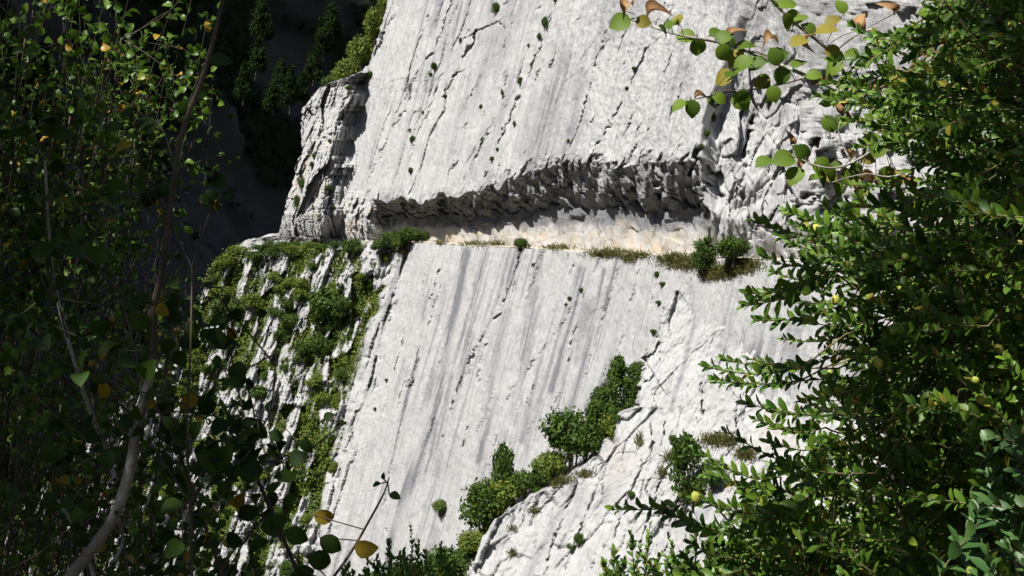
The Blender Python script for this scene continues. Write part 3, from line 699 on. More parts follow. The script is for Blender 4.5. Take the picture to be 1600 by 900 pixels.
# skyline trees beside the upper slab, bushes on the proud block and on the broken slope
for (x, y, w, h, d) in [(586, 62, 46, 70, 3), (566, 100, 56, 64, 4), (545, 125, 50, 50, 5), (604, 28, 36, 60, 3), (520, 140, 40, 40, 5), (535, 128, 30, 40, 6), (600, 95, 36, 44, 2), (500, 152, 24, 24, 4)]:
    b_ = P[np.argmin(np.abs(pyn - y)), 0]
    put('slope' if x != 520 else 'round', 'tree', 'sunlit leafy tree on the shoulder behind the slab edge', 'tree', 'trees on the shoulder of the cliff', at(np.float64(x), np.float64(y), np.float64(b_[1] + d)) + np.array([0, 0, -.8]), w, h)
for (x, y, w, h) in [(490, 250, 8, 14), (515, 225, 7, 9), (512, 300, 16, 12), (470, 300, 14, 26), (463, 330, 12, 30), (578, 122, 10, 14), (545, 142, 14, 10), (520, 330, 8, 10), (487, 262, 8, 12)]:
    put('round', 'rock_plant', 'small shrub clinging to the proud left rock block', 'plant', 'shrubs on the left rock block', on_cliff(x, y), w, h)
SL = 'shrubs on the broken slope'
spots = [(440, 390, 34, 24), (458, 388, 30, 22), (420, 392, 36, 26), (480, 389, 34, 22), (503, 391, 30, 20), (450, 396, 40, 26), (372, 412, 62, 44), (350, 425, 48, 40), (402, 405, 50, 34), (432, 402, 44, 30), (462, 402, 34, 24), (335, 448, 40, 34), (512, 506, 84, 72), (495, 480, 44, 40), (505, 555, 60, 50), (470, 470, 40, 40), (358, 500, 70, 56), (390, 480, 50, 40), (380, 520, 44, 36), (345, 470, 50, 40),
         (500, 610, 50, 44), (470, 560, 40, 36), (430, 440, 36, 30), (490, 420, 30, 24), (578, 455, 22, 44), (562, 490, 26, 34), (550, 550, 26, 44), (545, 520, 22, 30), (588, 430, 24, 36), (600, 410, 26, 30), (575, 500, 22, 34), (535, 600, 30, 40), (525, 640, 24, 36), (518, 690, 24, 36), (520, 740, 24, 36), (507, 720, 30, 30)]
for i in range(120):
    y = rng.uniform(430, 905); x = rng.uniform(ip(y, SIL) + 4, ip(y, [(392, 600), (600, 540), (870, 480)]) - 6)
    q = rng.uniform(14, 40); spots.append((x, y, q * 1.2, q))
for (x, y, w, h) in spots:
    b_ = on_cliff(x, y) + np.array([0, .15, -.25])
    kd = rng.choice(['round', 'slope', 'slope', 'oval']); gut = x > ip(y, [(392, 618), (500, 586), (600, 560), (700, 534), (800, 508)]) - 42
    if (x, y) == (512, 506): lb, gr = 'largest dark shrub mass on the broken slope below the left rock block', SL
    elif gut: lb, gr = 'green shrub in the gully along the left edge of the smooth slab', 'shrubs along the slab edge'
    elif y < 450 and x < 480: lb, gr = 'green shrub on the crest of the broken slope under the left rock block', 'shrubs on the crest of the broken slope'
    elif kd == 'slope': lb, gr = 'light yellow-green shrub among the white ribs of the broken slope', SL
    elif kd == 'oval': lb, gr = 'upright dark green shrub among the white ribs of the broken slope', SL
    else: lb, gr = 'rounded dark green shrub among the white ribs of the broken slope', SL
    put(kd, 'shrub', lb, 'shrub', gr, b_, w * .86, h * .82)
# far, shaded trees across the gorge
for (x, y, w, h, d) in [(436, 150, 40, 60, 210), (452, 172, 44, 66, 205), (470, 165, 36, 50, 215), (425, 175, 36, 50, 200), (400, 120, 44, 60, 220), (490, 130, 40, 54, 240), (505, 90, 40, 60, 250), (520, 60, 40, 60, 250), (410, 60, 44, 66, 230), (380, 160, 40, 60, 190)]:
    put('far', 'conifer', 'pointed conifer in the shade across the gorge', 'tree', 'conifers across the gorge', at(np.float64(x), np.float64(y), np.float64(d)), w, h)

# ------------------------------------------------------------------ ground cover that nobody could count
def stuff(name, V, Fc, mat, label, cat, parent=None):
    o = link(name, mesh_np(name, V, Fc, mat, smooth=False), parent)
    o['kind'] = 'stuff'
    if parent is None: set_props(o, label, cat)
    return o
vp = veg.ravel(); idx = np.where((vp > .18) & (CPX > -80))[0]
pick = NR.choice(idx, 60000, p=(vp[idx] / vp[idx].sum()))
cl = NR.normal(size=(60000, 3)) * .16 + np.array([-.1, -.15, .12])
nr = NR.normal(size=(60000, 3)) + np.array([-.5, -.4, .8])
V, Fc = spread(QV, QF, CP[pick] + cl, NR.normal(size=(60000, 3)), nr, NR.uniform(.12, .28, 60000))
stuff('undergrowth', V, Fc, M_SLOPE, 'low green undergrowth carpeting the broken slope between white ribs', 'undergrowth')
gp = [(740, 382, 22, 3), (690, 380, 10, 2), (820, 386, 8, 2), (872, 388, 22, 3), (952, 397, 36, 6), (984, 406, 12, 4), (1052, 406, 30, 7), (1078, 414, 34, 8), (1120, 430, 26, 9), (1165, 416, 26, 8), (1140, 424, 30, 7), (625, 392, 14, 6), (775, 382, 20, 1.5), (1000, 400, 18, 3)]
org = []
for (x, y, sx, sy) in gp:
    for i in range(int(26 * sx * (sy + 3) / 8)):
        org.append(on_cliff(x + rng.gauss(0, sx * .5), y + rng.gauss(0, sy * .5)) + NR.normal(size=3) * .06)
for (x, y, sx, sy) in [(1125, 690, 30, 9), (1050, 716, 14, 6), (1035, 740, 8, 5), (803, 866, 8, 4), (835, 800, 8, 3), (802, 828, 5, 3), (880, 752, 14, 4), (915, 742, 12, 3), (1000, 690, 4, 10), (870, 758, 10, 3), (1165, 712, 16, 8), (1105, 735, 10, 8), (1115, 445, 24, 5), (1170, 436, 20, 3)]:
    for i in range(int(20 * sx * (sy + 3) / 8)):
        org.append(on_butt(x + rng.gauss(0, sx * .5), y + rng.gauss(0, sy * .5)) + NR.normal(size=3) * .06)
org = np.array(org); n = len(org)
BV = np.array([[0, -.07, 0], [0, .07, 0], [.6, .04, .06], [1, 0, -.08]], float); BF = np.array([[0, 1, 2, 3]])
V, Fc = spread(BV, BF, org, NR.normal(size=(n, 3)) * .6 + np.array([-.3, -.2, .9]), NR.normal(size=(n, 3)), NR.uniform(.15, .42, n))
stuff('grass', V, Fc, M_GRASS, 'dry olive grass growing in tufts along the ledge and rock shelves', 'grass')
gi = np.where((gv.ravel() > .45) & (ppx.ravel() > -150) & (ppx.ravel() < 720) & (ppy.ravel() > -150))[0]
NF, NQ = 3600, 22
cen = GP.reshape(-1, 3)[NR.choice(gi, NF)]
d_ = unit(NR.normal(size=(NF, NQ, 3))); d_[..., 2] = np.abs(d_[..., 2]) * 1.5
org = (cen[:, None] + d_ * NR.uniform(.6, 2.6, (NF, 1, 1)) * NR.uniform(.5, 1, (NF, NQ, 1)) + np.array([1.0, -.5, .6])).reshape(-1, 3)
V, Fc = spread(QV, QF, org, NR.normal(size=org.shape), d_.reshape(-1, 3) + .5 * NR.normal(size=org.shape), NR.uniform(.5, 1.1, len(org)))
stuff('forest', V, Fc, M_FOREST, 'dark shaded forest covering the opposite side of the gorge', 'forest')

# ------------------------------------------------------------------ hillside under the camera
hx, hy = np.meshgrid(np.linspace(-9, 9, 90), np.linspace(-9, 9, 90))
hz = 0.7 + 0.25 * fbm(hx / 1.2, hy / 1.2, 601, 4) - 1.3 * np.maximum(hy - 0.9, 0) - 0.55 * np.maximum(-hx - 0.3, 0) * (hy > -20)
bank = np.maximum(0, hx - 0.50 * np.maximum(hy, 0) - 0.35)
hz = hz + 1.9 * np.minimum(bank, 2.2) + 0.35 * np.maximum(-hy - 1, 0) + 0.9 * np.maximum(hy - 0.9, 0) * sstep(0, 0.7, bank)
hill = sheet('hillside', np.stack([hx, hy, hz], -1)[:, ::-1], np.zeros(hx.shape + (3,)), np.stack([hx, hy], -1)[:, ::-1], M_SOIL)
def hill_z(x, y):
    i = int(np.clip(round((y + 9) / 18 * 89), 0, 89)); j = int(np.clip(round((x + 9) / 18 * 89), 0, 89)); return hz[i, j]

# ------------------------------------------------------------------ foreground leaves: shapes
def leaf_shape(outline, fold=0.18, curl=0.12):
    """outline: (x, half width) along the midrib from 0 to 1; a folded, curled blade"""
    V = []; Fc = []
    for x, w in outline:
        zc = -curl * 4 * (x - .3) ** 2 * .3
        V += [(x, 0, zc), (x, w, zc + fold * w), (x, -w, zc + fold * w)]
    for i in range(len(outline) - 1):
        a, b = 3 * i, 3 * i + 3
        Fc += [(a, b, b + 1, a + 1), (a, a + 2, b + 2, b)]
    return np.array(V, float), np.array(Fc)
BOXS = leaf_shape([(0, .02), (.22, .18), (.6, .24), (.9, .13), (1, .02)], .3, .25)
BOXL = leaf_shape([(0, .02), (.16, .16), (.42, .24), (.7, .23), (.92, .11), (1, .02)], .3, .25)
OVAL = leaf_shape([(-.18, .008), (0, .02), (.12, .2), (.35, .36), (.6, .37), (.82, .25), (.95, .1), (1, .01)], .32, .5)
HAZ = leaf_shape([(-.2, .008), (0, .06), (.04, .25), (.12, .31), (.16, .38), (.27, .40), (.31, .45), (.42, .43), (.47, .47), (.58, .42), (.63, .44), (.72, .33), (.77, .34), (.86, .18), (.9, .17), (1, .01)], .22, .3)
CURL = leaf_shape([(-.2, .01), (0, .08), (.1, .22), (.25, .28), (.4, .3), (.6, .3), (.8, .2), (.92, .12), (1, .02)], 1.5, 1.6)
def leaf_obj(me, name, parent, org, xd, nrm, sc):
    x, y, z = frames(np.asarray(xd, float)[None], np.asarray(nrm, float)[None])
    o = bpy.data.objects.new(name, me); COL.objects.link(o); o.parent = parent
    m = Matrix(((x[0][0] * sc, y[0][0] * sc, z[0][0] * sc, org[0]), (x[0][1] * sc, y[0][1] * sc, z[0][1] * sc, org[1]), (x[0][2] * sc, y[0][2] * sc, z[0][2] * sc, org[2]), (0, 0, 0, 1)))
    o.matrix_world = m if parent is None else Matrix.Translation(parent.location).inverted() @ m
    o.matrix_local = Matrix.Translation(-Vector(parent.location)) @ m if parent is not None else m
    return o
ME = {}
for nm, shp, mt in (('box', BOXL, M_BOX), ('boxblue', BOXL, M_BOXD), ('oval', OVAL, M_OVAL), ('small', OVAL, M_SMALL), ('hazel', HAZ, M_HAZEL), ('brown', CURL, M_BROWN)):
    ME[nm] = mesh_np(nm + '_leaf', shp[0], shp[1], mt)
def leaves_of(root, kind, shp, mat, org, xd, nrm, sc, nobj=300):
    """the leaves that show largest as objects, the rest as one part"""
    pxl, pyl = proj(org)
    vis = (pxl > -5) & (pxl < 1605) & (pyl > -5) & (pyl < 905) & (org[:, 1] > 0.3)
    size = np.where(vis, sc / np.maximum(org[:, 1], .3), 0)
    big_ = np.argsort(-size)[:nobj]; big_ = big_[size[big_] > 0]
    for i in big_: leaf_obj(ME[kind], 'leaf', root, org[i], xd[i], nrm[i], float(sc[i]))
    rest = np.ones(len(org), bool); rest[big_] = False
    if rest.any():
        V, Fc = spread(shp[0], shp[1], org[rest] - np.array(root.location), xd[rest], nrm[rest], sc[rest])
        o = link('foliage', mesh_np('foliage', V, Fc, mat), root); o['kind'] = 'stuff'
def stems_of(root, paths, mat, name='stem', sides=6):
    if name == 'twigs':                                       # hair-thin, too small to pick apart
        V, Fc = tube_arrays(paths, sides)
        o = link(name, mesh_np(name, V - np.array(root.location), Fc, mat), root); o['kind'] = 'stuff'; return o
    for p_ in paths:
        V, Fc = tube_arrays([p_], sides)
        link(name, mesh_np(name, V - np.array(root.location), Fc, mat), root)
def px3(x, y, d): return at(np.float64(x), np.float64(y), np.float64(d))

# ------------------------------------------------------------------ box bushes on the right and at the bottom
def shoot(base, tip, leaf, gap, r, sag=0.12):
    """a leafy shoot: twig path and opposite pairs of leaves set crosswise"""
    base = np.asarray(base); tip = np.asarray(tip); L = np.linalg.norm(tip - base)
    side = unit(r.normal(size=3)); midp = (base + tip) / 2 + side * L * sag * r.uniform(0, 1) + np.array([0, 0, -L * .05])
    pts = smooth_path([base, midp, tip], 7)
    n = max(4, int(L / gap)); t = np.linspace(.12, 1, n); t = t + r.uniform(-.2, .2, n) / n; t = np.clip(t, 0.05, 1)
    seg = t * 6; i = np.clip(seg.astype(int), 0, 5); f = (seg - i)[:, None]
    pos = pts[i] * (1 - f) + pts[i + 1] * f; tg = unit(pts[i + 1] - pts[i])
    ref = unit(np.cross(tg, r.normal(size=3) * .3 + np.array([0, 0, 1.0]))); up = np.cross(ref, tg)
    O, X, N, S = [], [], [], []
    for q in range(n):
        a = (q % 2) * math.pi / 2 + r.uniform(-.35, .35)
        s_ = ref[q] * math.cos(a) + up[q] * math.sin(a)
        for sg in (1, -1):
            if r.random() < .08: continue
            op = r.uniform(.55, 1.15) * (1 - .45 * t[q] ** 3)
            xd = tg[q] * math.cos(op) + sg * s_ * math.sin(op) + np.array([0, 0, .10]) + .12 * r.normal(size=3)
            nn = tg[q] * math.sin(op) - sg * s_ * math.cos(op) * .8 + np.array([-.4, -.42, .7]) + .3 * r.normal(size=3)
            O.append(pos[q]); X.append(xd); N.append(nn); S.append(leaf * r.uniform(.7, 1.15) * (1 - .35 * t[q] ** 4))
    return pts, O, X, N, S
def box_bush(name, label, root_loc, shoots, seed, leaf=.023, kind='box', mat=None, fruit=0, limbs=9):
    r = np.random.default_rng(seed)
    root = thing(name, label, 'bush', None, tuple(root_loc))
    root_loc = np.asarray(root_loc, float)
    bases = np.array([s_[0] for s_ in shoots])
    # limbs from the root into the bush; every shoot hangs on the nearest limb point
    ends = bases[r.choice(len(bases), min(limbs, len(bases)), replace=False)]
    paths, lp = [], []
    for e in ends:
        m1 = root_loc + (e - root_loc) * .5 + np.array([0, 0, .18]) + r.normal(size=3) * .08
        p_ = smooth_path([root_loc + r.normal(size=3) * np.array([.06, .06, 0]) - np.array([0, 0, .1]), m1, e], 22)
        paths.append((p_, np.linspace(.010, .002, 22))); lp.append(p_[5:])
    stems_of(root, paths, M_BARK, 'limb')
    lp = np.concatenate(lp)
    tw, O, X, N, S = [], [], [], [], []
    for (b0, t0) in shoots:
        pts, o_, x_, n_, s_ = shoot(b0, t0, leaf * r.uniform(.85, 1.15), leaf * .40, r)
        q = lp[np.argmin(((lp - b0) ** 2).sum(1))]
        tw.append((smooth_path([q, (q + b0) / 2 + r.normal(size=3) * .015, b0], 6), np.full(6, .0016))); tw.append((pts, np.linspace(.0014, .0007, 7)))
        O += o_; X += x_; N += n_; S += s_
    stems_of(root, tw, M_TWIG, 'twigs', 4)
    O, X, N, S = map(np.array, (O, X, N, S))
    leaves_of(root, kind, BOXS, mat or M_BOX, O, X, N, S)
    if fruit:
        vis = np.where((proj(O)[0] < 1600))[0]
        import bmesh
        bm = bmesh.new(); bmesh.ops.create_icosphere(bm, subdivisions=2, radius=1)
        for v in bm.verts: v.co *= 1 + .16 * max(0, math.sin(3 * math.atan2(v.co.y, v.co.x))) * (v.co.z > 0)
        fm = bpy.data.meshes.new('fruit'); bm.to_mesh(fm); bm.free(); fm.materials.append(M_FRUIT)
        for i in r.choice(vis, fruit, replace=False):
            o = link('fruit', fm, root); o.location = Vector(O[i] - root_loc + np.array([-.003, -.006, .004])); o.scale = (.0052,) * 3 if r.random() < .6 else (.007, .007, .008)
    return root
def in_poly(x, y, poly):
    c = False; j = len(poly) - 1
    for i in range(len(poly)):
        (xi, yi), (xj, yj) = poly[i], poly[j]
        if (yi > y) != (yj > y) and x < (xj - xi) * (y - yi) / (yj - yi) + xi: c = not c
        j = i
    return c
def fill_shoots(poly, n, d0, d1, dirf, Lm, seed, holes=()):
    r = random.Random(seed); res = []
    xs = [p[0] for p in poly]; ys = [p[1] for p in poly]
    while len(res) < n:
        x = r.uniform(min(xs), max(xs)); y = r.uniform(min(ys), max(ys))
        if not in_poly(x, y, poly): continue
        if any(((x - hx_) / a) ** 2 + ((y - hy_) / b) ** 2 < 1 for hx_, hy_, a, b in holes): continue
        d = d0 + (d1 - d0) * r.random()
        tip = px3(x, y, d)
        ang = dirf(x, y) + r.gauss(0, .45); L = Lm * r.uniform(.6, 1.3)
        v = np.array([-math.cos(ang), r.uniform(-.7, .35), math.sin(ang)]); v /= np.linalg.norm(v)
        res.append((tip - v * L, tip))
    return res
LOW = [(1225, 345), (1300, 318), (1400, 300), (1600, 300), (1640, 920), (1040, 920), (1130, 800), (1200, 735), (1240, 640), (1300, 560), (1265, 500), (1250, 420)]
holes = [(1305, 462, 26, 14), (1345, 530, 30, 20), (1420, 575, 26, 18), (1225, 745, 20, 14), (1255, 560, 20, 14), (1290, 620, 22, 14)]
sh = fill_shoots(LOW, 580, 1.5, 2.3, lambda x, y: .25, .15, 1, holes)
for (tx, ty, bx_, by_, d) in [(1178, 345, 1300, 372, 1.6), (1190, 398, 1300, 405, 1.6), (1170, 458, 1290, 425, 1.6), (1165, 478, 1260, 455, 1.65), (1102, 573, 1260, 570, 1.7), (1115, 592, 1240, 600, 1.75), (1162, 630, 1290, 650, 1.6), (1180, 655, 1290, 668, 1.7), (1136, 676, 1290, 725, 1.6), (960, 796, 1105, 778, 1.5),
                             (1090, 705, 1220, 745, 1.7), (1215, 365, 1310, 400, 1.9), (1230, 330, 1330, 370, 1.8), (1205, 425, 1310, 430, 1.8), (1290, 320, 1370, 370, 1.7), (1340, 308, 1420, 360, 1.8), (1130, 560, 1280, 575, 1.8), (1170, 560, 1330, 545, 1.7), (1210, 600, 1330, 590, 1.7), (1200, 690, 1300, 700, 1.6),
                             (1090, 780, 1230, 800, 1.5), (1105, 740, 1240, 770, 1.6), (1180, 500, 1300, 480, 1.75), (1250, 500, 1370, 500, 1.7), (1240, 470, 1350, 460, 1.7), (1225, 530, 1330, 520, 1.8), (1040, 800, 1150, 830, 1.55), (1120, 845, 1230, 870, 1.6)]:
    sh.append((px3(bx_, by_, d + .06), px3(tx, ty, d)))
BR = (1.55, 2.35, hill_z(1.55, 2.35) - .05)
box_bush('box_bush', 'big glossy green box bush with yellow fruits in front of the right buttress', BR, sh, 21, .0235, fruit=70, limbs=16)
sh = fill_shoots([(1450, 340), (1660, 230), (1680, 940), (1300, 940), (1360, 700), (1420, 560)], 560, 2.3, 3.2, lambda x, y: .3, .2, 2)
box_bush('box_bush', 'dark shaded box bush behind the fruiting box bush', (1.9, 3.0, hill_z(1.9, 3.0) - .05), sh, 22, .031, limbs=16)
UP = [(1340, 70), (1420, 10), (1480, -30), (1650, -40), (1650, 330), (1420, 300), (1370, 230), (1300, 130)]
sh = fill_shoots(UP, 320, 1.6, 2.6, lambda x, y: -.1, .17, 3, [(1470, 160, 34, 30), (1410, 35, 50, 30), (1400, 245, 40, 26), (1530, 60, 30, 24), (1345, 110, 26, 20)])
for (tx, ty, bx_, by_, d) in [(1290, 130, 1400, 110, 1.9), (1300, 95, 1400, 80, 1.9), (1330, 40, 1430, 60, 1.9), (1275, 150, 1370, 140, 2.0), (1320, 190, 1410, 170, 2.0), (1340, 230, 1430, 200, 1.9), (1345, 290, 1440, 250, 2.0), (1380, 330, 1470, 280, 1.9)]:
    sh.append((px3(bx_, by_, d + .06), px3(tx, ty, d)))
box_bush('box_bush', 'tall box bush hanging over the fruiting box bush beside the hazel branch', (2.0, 2.5, hill_z(2.0, 2.5) - .05), sh, 23, .0225, limbs=14)
sh = fill_shoots([(1520, 690), (1620, 640), (1640, 920), (1500, 920)], 18, 1.15, 1.4, lambda x, y: .9, .12, 4)
box_bush('box_bush', 'broad-leaved pale green box sprig hanging in front of the fruiting box bush', (.95, 1.3, hill_z(.95, 1.3) - .05), sh, 24, .026, 'boxblue', M_BOXD, limbs=5)
sh = [(px3(x + rng.uniform(-15, 15), 960, d), px3(x, y, d)) for (x, y, d) in [(985, 838, 1.7), (960, 862, 1.75), (1015, 822, 1.7), (1000, 856, 1.65), (1050, 850, 1.7), (1085, 832, 1.75), (1075, 862, 1.7), (945, 880, 1.7), (1030, 870, 1.7), (1110, 850, 1.7), (1130, 870, 1.7), (1060, 880, 1.65), (975, 885, 1.6)]]
sh += fill_shoots([(955, 868), (1060, 850), (1180, 790), (1240, 930), (930, 930)], 80, 1.55, 1.9, lambda x, y: 1.2, .13, 6)
box_bush('box_bush', 'low dark box shoots rising in front of the buttress foot', (.32, 1.75, hill_z(.32, 1.75) - .05), sh, 25, .017, limbs=6)
sh = [(px3(x + rng.uniform(-20, 20), 970, d), px3(x, y, d)) for (x, y, d) in [(642, 826, 2.3), (608, 846, 2.3), (655, 850, 2.3), (690, 852, 2.35), (625, 868, 2.25), (575, 872, 2.3), (670, 875, 2.3), (545, 885, 2.3), (600, 885, 2.3), (710, 880, 2.3), (640, 890, 2.3)]]
sh += fill_shoots([(540, 885), (620, 860), (700, 860), (735, 930), (520, 930)], 45, 2.2, 2.5, lambda x, y: 1.2, .13, 7)
box_bush('box_bush', 'small dark box shoots below the foot of the smooth slab', (-.25, 2.35, hill_z(-.25, 2.35) - .05), sh, 26, .018, limbs=6)

# ------------------------------------------------------------------ hazel branch reaching in at the upper right
hz_root = np.array([2.3, 3.1, hill_z(2.3, 3.1) - .05])
hazel = thing('hazel_tree', 'hazel branch with toothed green leaves and curled brown ones before the upper slab', 'tree', None, tuple(hz_root))
D = 2.4
def pline(pts, d, n=24, jit=0.0): return smooth_path([px3(x, y, d + jit * math.sin(i * 1.7)) for i, (x, y) in enumerate(pts)], n)
main = pline([(1500, 260), (1420, 195), (1350, 162), (1290, 132), (1245, 112), (1190, 90), (1130, 68), (1050, 52), (985, 30)], D, 40, .04)
first = smooth_path([hz_root, hz_root + np.array([-.1, -.15, 1.2]), hz_root + np.array([-.35, -.35, 2.0]), px3(1560, 330, D + .1), px3(1500, 260, D)], 24)
hp = [(first, np.linspace(.022, .007, 24)), (main, np.linspace(.007, .0018, 40)),
      (pline([(1262, 120), (1200, 136), (1130, 146), (1072, 158)], D, 16, .03), np.linspace(.003, .0012, 16)),
      (pline([(1345, 160), (1300, 85), (1240, 35), (1195, -10)], D, 16, .03), np.linspace(.004, .002, 16)),
      (pline([(1430, 205), (1380, 225), (1330, 255), (1290, 262), (1240, 244)], D - .1, 20, .03), np.linspace(.004, .0012, 20)),
      (pline([(1330, 255), (1310, 205), (1322, 178)], D - .1, 10), np.linspace(.002, .001, 10)),
      (pline([(1470, 240), (1400, 275), (1350, 272), (1300, 285)], D - .15, 16), np.linspace(.003, .001, 16))]
stems_of(hazel, hp, M_BARK, 'branch')
HL = [(985, 30, 190, 48, 0), (975, 18, 60, 44, 1), (1010, 22, 40, 46, 1), (1030, 40, 330, 34, 0), (1045, 45, 60, 36, 0), (1060, 38, 80, 30, 0), (1090, 60, 260, 40, 0), (1110, 55, 30, 46, 0), (1125, 70, 300, 40, 0), (1140, 60, 60, 34, 1), (1150, 75, 20, 44, 0), (1160, 80, 230, 44, 0), (1175, 90, 200, 48, 0), (1190, 85, 340, 36, 0), (1200, 95, 30, 46, 0),
      (1195, 65, 50, 38, 1), (1225, 105, 250, 40, 0), (1240, 105, 40, 40, 0), (1130, 150, 190, 36, 0), (1110, 150, 300, 40, 0), (1072, 158, 200, 36, 0), (1085, 152, 40, 26, 1), (1150, 145, 320, 44, 0), (1165, 142, 240, 34, 0), (1185, 138, 60, 40, 0), (1205, 135, 290, 36, 0), (1135, 120, 40, 40, 0), (1145, 115, 190, 44, 0),
      (1240, 38, 60, 46, 0), (1225, 22, 300, 40, 0), (1275, 50, 20, 46, 0), (1260, 60, 200, 42, 0), (1290, 75, 330, 40, 0), (1215, 8, 30, 44, 0), (1240, 245, 190, 50, 0), (1262, 250, 120, 46, 0), (1270, 258, 330, 52, 0), (1250, 262, 240, 46, 0), (1236, 226, 90, 26, 1), (1290, 262, 300, 44, 0), (1205, 248, 180, 40, 0), (1320, 175, 80, 28, 1),
      (1330, 258, 330, 30, 0), (1305, 285, 300, 34, 0), (1345, 275, 20, 40, 0), (1352, 210, 300, 44, 0), (1360, 240, 30, 44, 0), (1390, 260, 250, 40, 0), (1330, 268, 80, 18, 1), (1395, 235, 60, 40, 0), (1420, 55, 80, 40, 1), (1455, 35, 110, 46, 0), (1475, 40, 60, 48, 0), (1460, 65, 200, 36, 1), (1490, 62, 330, 28, 1), (1400, 68, 250, 30, 1)]
hr = random.Random(8)
for i in range(48): HL.append((hr.uniform(1270, 1480), hr.uniform(15, 290), hr.uniform(0, 360), hr.uniform(26, 44), 1 if hr.random() < .3 else 0))
for p_, _ in hp[1:]:
    qx, qy = proj(p_)
    for i in range(2, len(p_), 2 if len(p_) > 20 else 3):
        if qx[i] < 1440 and hr.random() < .8: HL.append((qx[i], qy[i], hr.uniform(0, 360), hr.uniform(24, 42), 1 if hr.random() < .16 else 0))
htw = []; hall = np.concatenate([p_ for p_, _ in hp[1:]])
for (x, y, a, L, br) in HL:
    ar = math.radians(a + hr.uniform(-15, 15)); d = D - .03 + hr.uniform(-.06, .05)
    xd = np.array([math.cos(ar), hr.uniform(-.5, .5), math.sin(ar) - .15]); nn = np.array([hr.uniform(-.8, .1), -.7 + hr.uniform(-.5, .4), hr.uniform(.2, 1.1)])
    lp_ = px3(x, y, d); q_ = hall[np.argmin(((hall - lp_) ** 2).sum(1))]
    htw.append((smooth_path([q_, (q_ + lp_) / 2 + np.array([0, 0, .008]), lp_ + .15 * unit(xd) * L * .84 * d / F * 0], 5), np.full(5, .0009)))
    o = leaf_obj(ME['brown' if br else 'hazel'], 'leaf', hazel, px3(x, y, d), xd, nn, L * .74 * d / F)
    if br: o['label'] = 'curled brown withered leaf'

stems_of(hazel, htw, M_BARKD, 'twigs', 4)

# ------------------------------------------------------------------ left shrub with round leaves, close to the camera
lr = np.random.default_rng(31)
lroot = np.array([-.95, 1.9, hill_z(-.95, 1.9) - .05])
lsh = thing('shrub', 'dark round-leaved shrub with a pale bent stem before the gorge', 'shrub', None, tuple(lroot))
tp, twp = [], []
def rp(pts, r0, r1, d, n=30, jit=.05):
    p_ = pline(pts, d, n, jit); tp.append((p_, np.linspace(r0, r1, n) * d / F)); return p_
rp([(60, 960), (108, 903), (150, 850), (182, 800), (205, 725), (211, 680), (226, 620), (240, 560)], 11, 7, 2.0, 30, 0)
rp([(180, 750), (165, 700), (140, 640), (118, 570), (95, 490), (80, 400), (70, 250)], 4.5, 2, 2.05)
rp([(182, 800), (192, 840), (185, 865), (172, 880)], 4, 2, 1.98)
rp([(300, 960), (298, 800), (292, 680), (298, 540), (300, 418)], 3, 1.2, 1.9)
rp([(490, 960), (465, 895), (415, 778), (382, 706), (350, 665), (325, 638)], 4, 1.2, 2.1)
rp([(382, 706), (402, 680), (412, 664), (425, 628), (435, 506)], 2.2, .8, 2.1)
rp([(415, 778), (450, 735), (500, 690), (542, 660)], 2, .8, 2.12)
rp([(500, 930), (545, 868), (580, 808), (600, 770), (608, 746)], 2.6, 1.0, 2.0)
rp([(370, 960), (330, 850), (300, 765), (260, 660), (200, 585), (150, 520)], 3.2, 1.2, 2.15)
rp([(345, 960), (352, 880), (420, 800)], 2.5, 1, 2.1)
nd0 = len(tp)
rp([(238, 568), (240, 545), (241, 480), (254, 420), (268, 310), (284, 210), (320, 110), (350, -10)], 7.2, 3, 2.0, 30, 0)  # upper run of the pale stem; dark bark paints it as a shaded silhouette
rp([(395, 700), (370, 600), (352, 500), (347, 450)], 1.6, .7, 2.1)
nd1 = len(tp)
rp([(215, 650), (190, 625), (130, 610)], 2.2, .8, 1.95)
rp([(140, 480), (200, 470), (250, 470)], 1.2, .8, 1.9)
rp([(160, 950), (140, 880), (120, 830), (90, 780)], 4.5, 2, 2.3)
# every stem runs down to the root stock under the frame
for (x, d) in [(60, 2.0), (300, 1.9), (490, 2.1), (370, 2.15), (345, 2.1), (160, 2.3), (500, 2.0)]:
    q = px3(x, 955 if x != 500 else 928, d); tp.append((smooth_path([lroot, (lroot + q) / 2 + np.array([0, .1, -.12]), q], 14), np.linspace(.016, .006 if x == 60 else .003, 14)))
stems_of(lsh, tp[:3] + tp[-8:-7], M_BARK, 'stem'); stems_of(lsh, tp[3:-8] + tp[-7:], M_BARKD, 'stem')
O, X, N, S = [], [], [], []
tpts = np.concatenate([p_ for p_, _ in tp[1:-7]])
def add_leaf(x, y, d, L, a=None):
    a = lr.uniform(0, 6.28) if a is None else math.radians(a)
    p_ = px3(x, y, d); O.append(p_); X.append(np.array([math.cos(a), lr.uniform(-.4, .4), math.sin(a)]))
    N.append(np.array([lr.uniform(-.8, .5), -.7 + lr.uniform(-.5, .5), lr.uniform(-.2, .9)])); S.append(L * d / F)
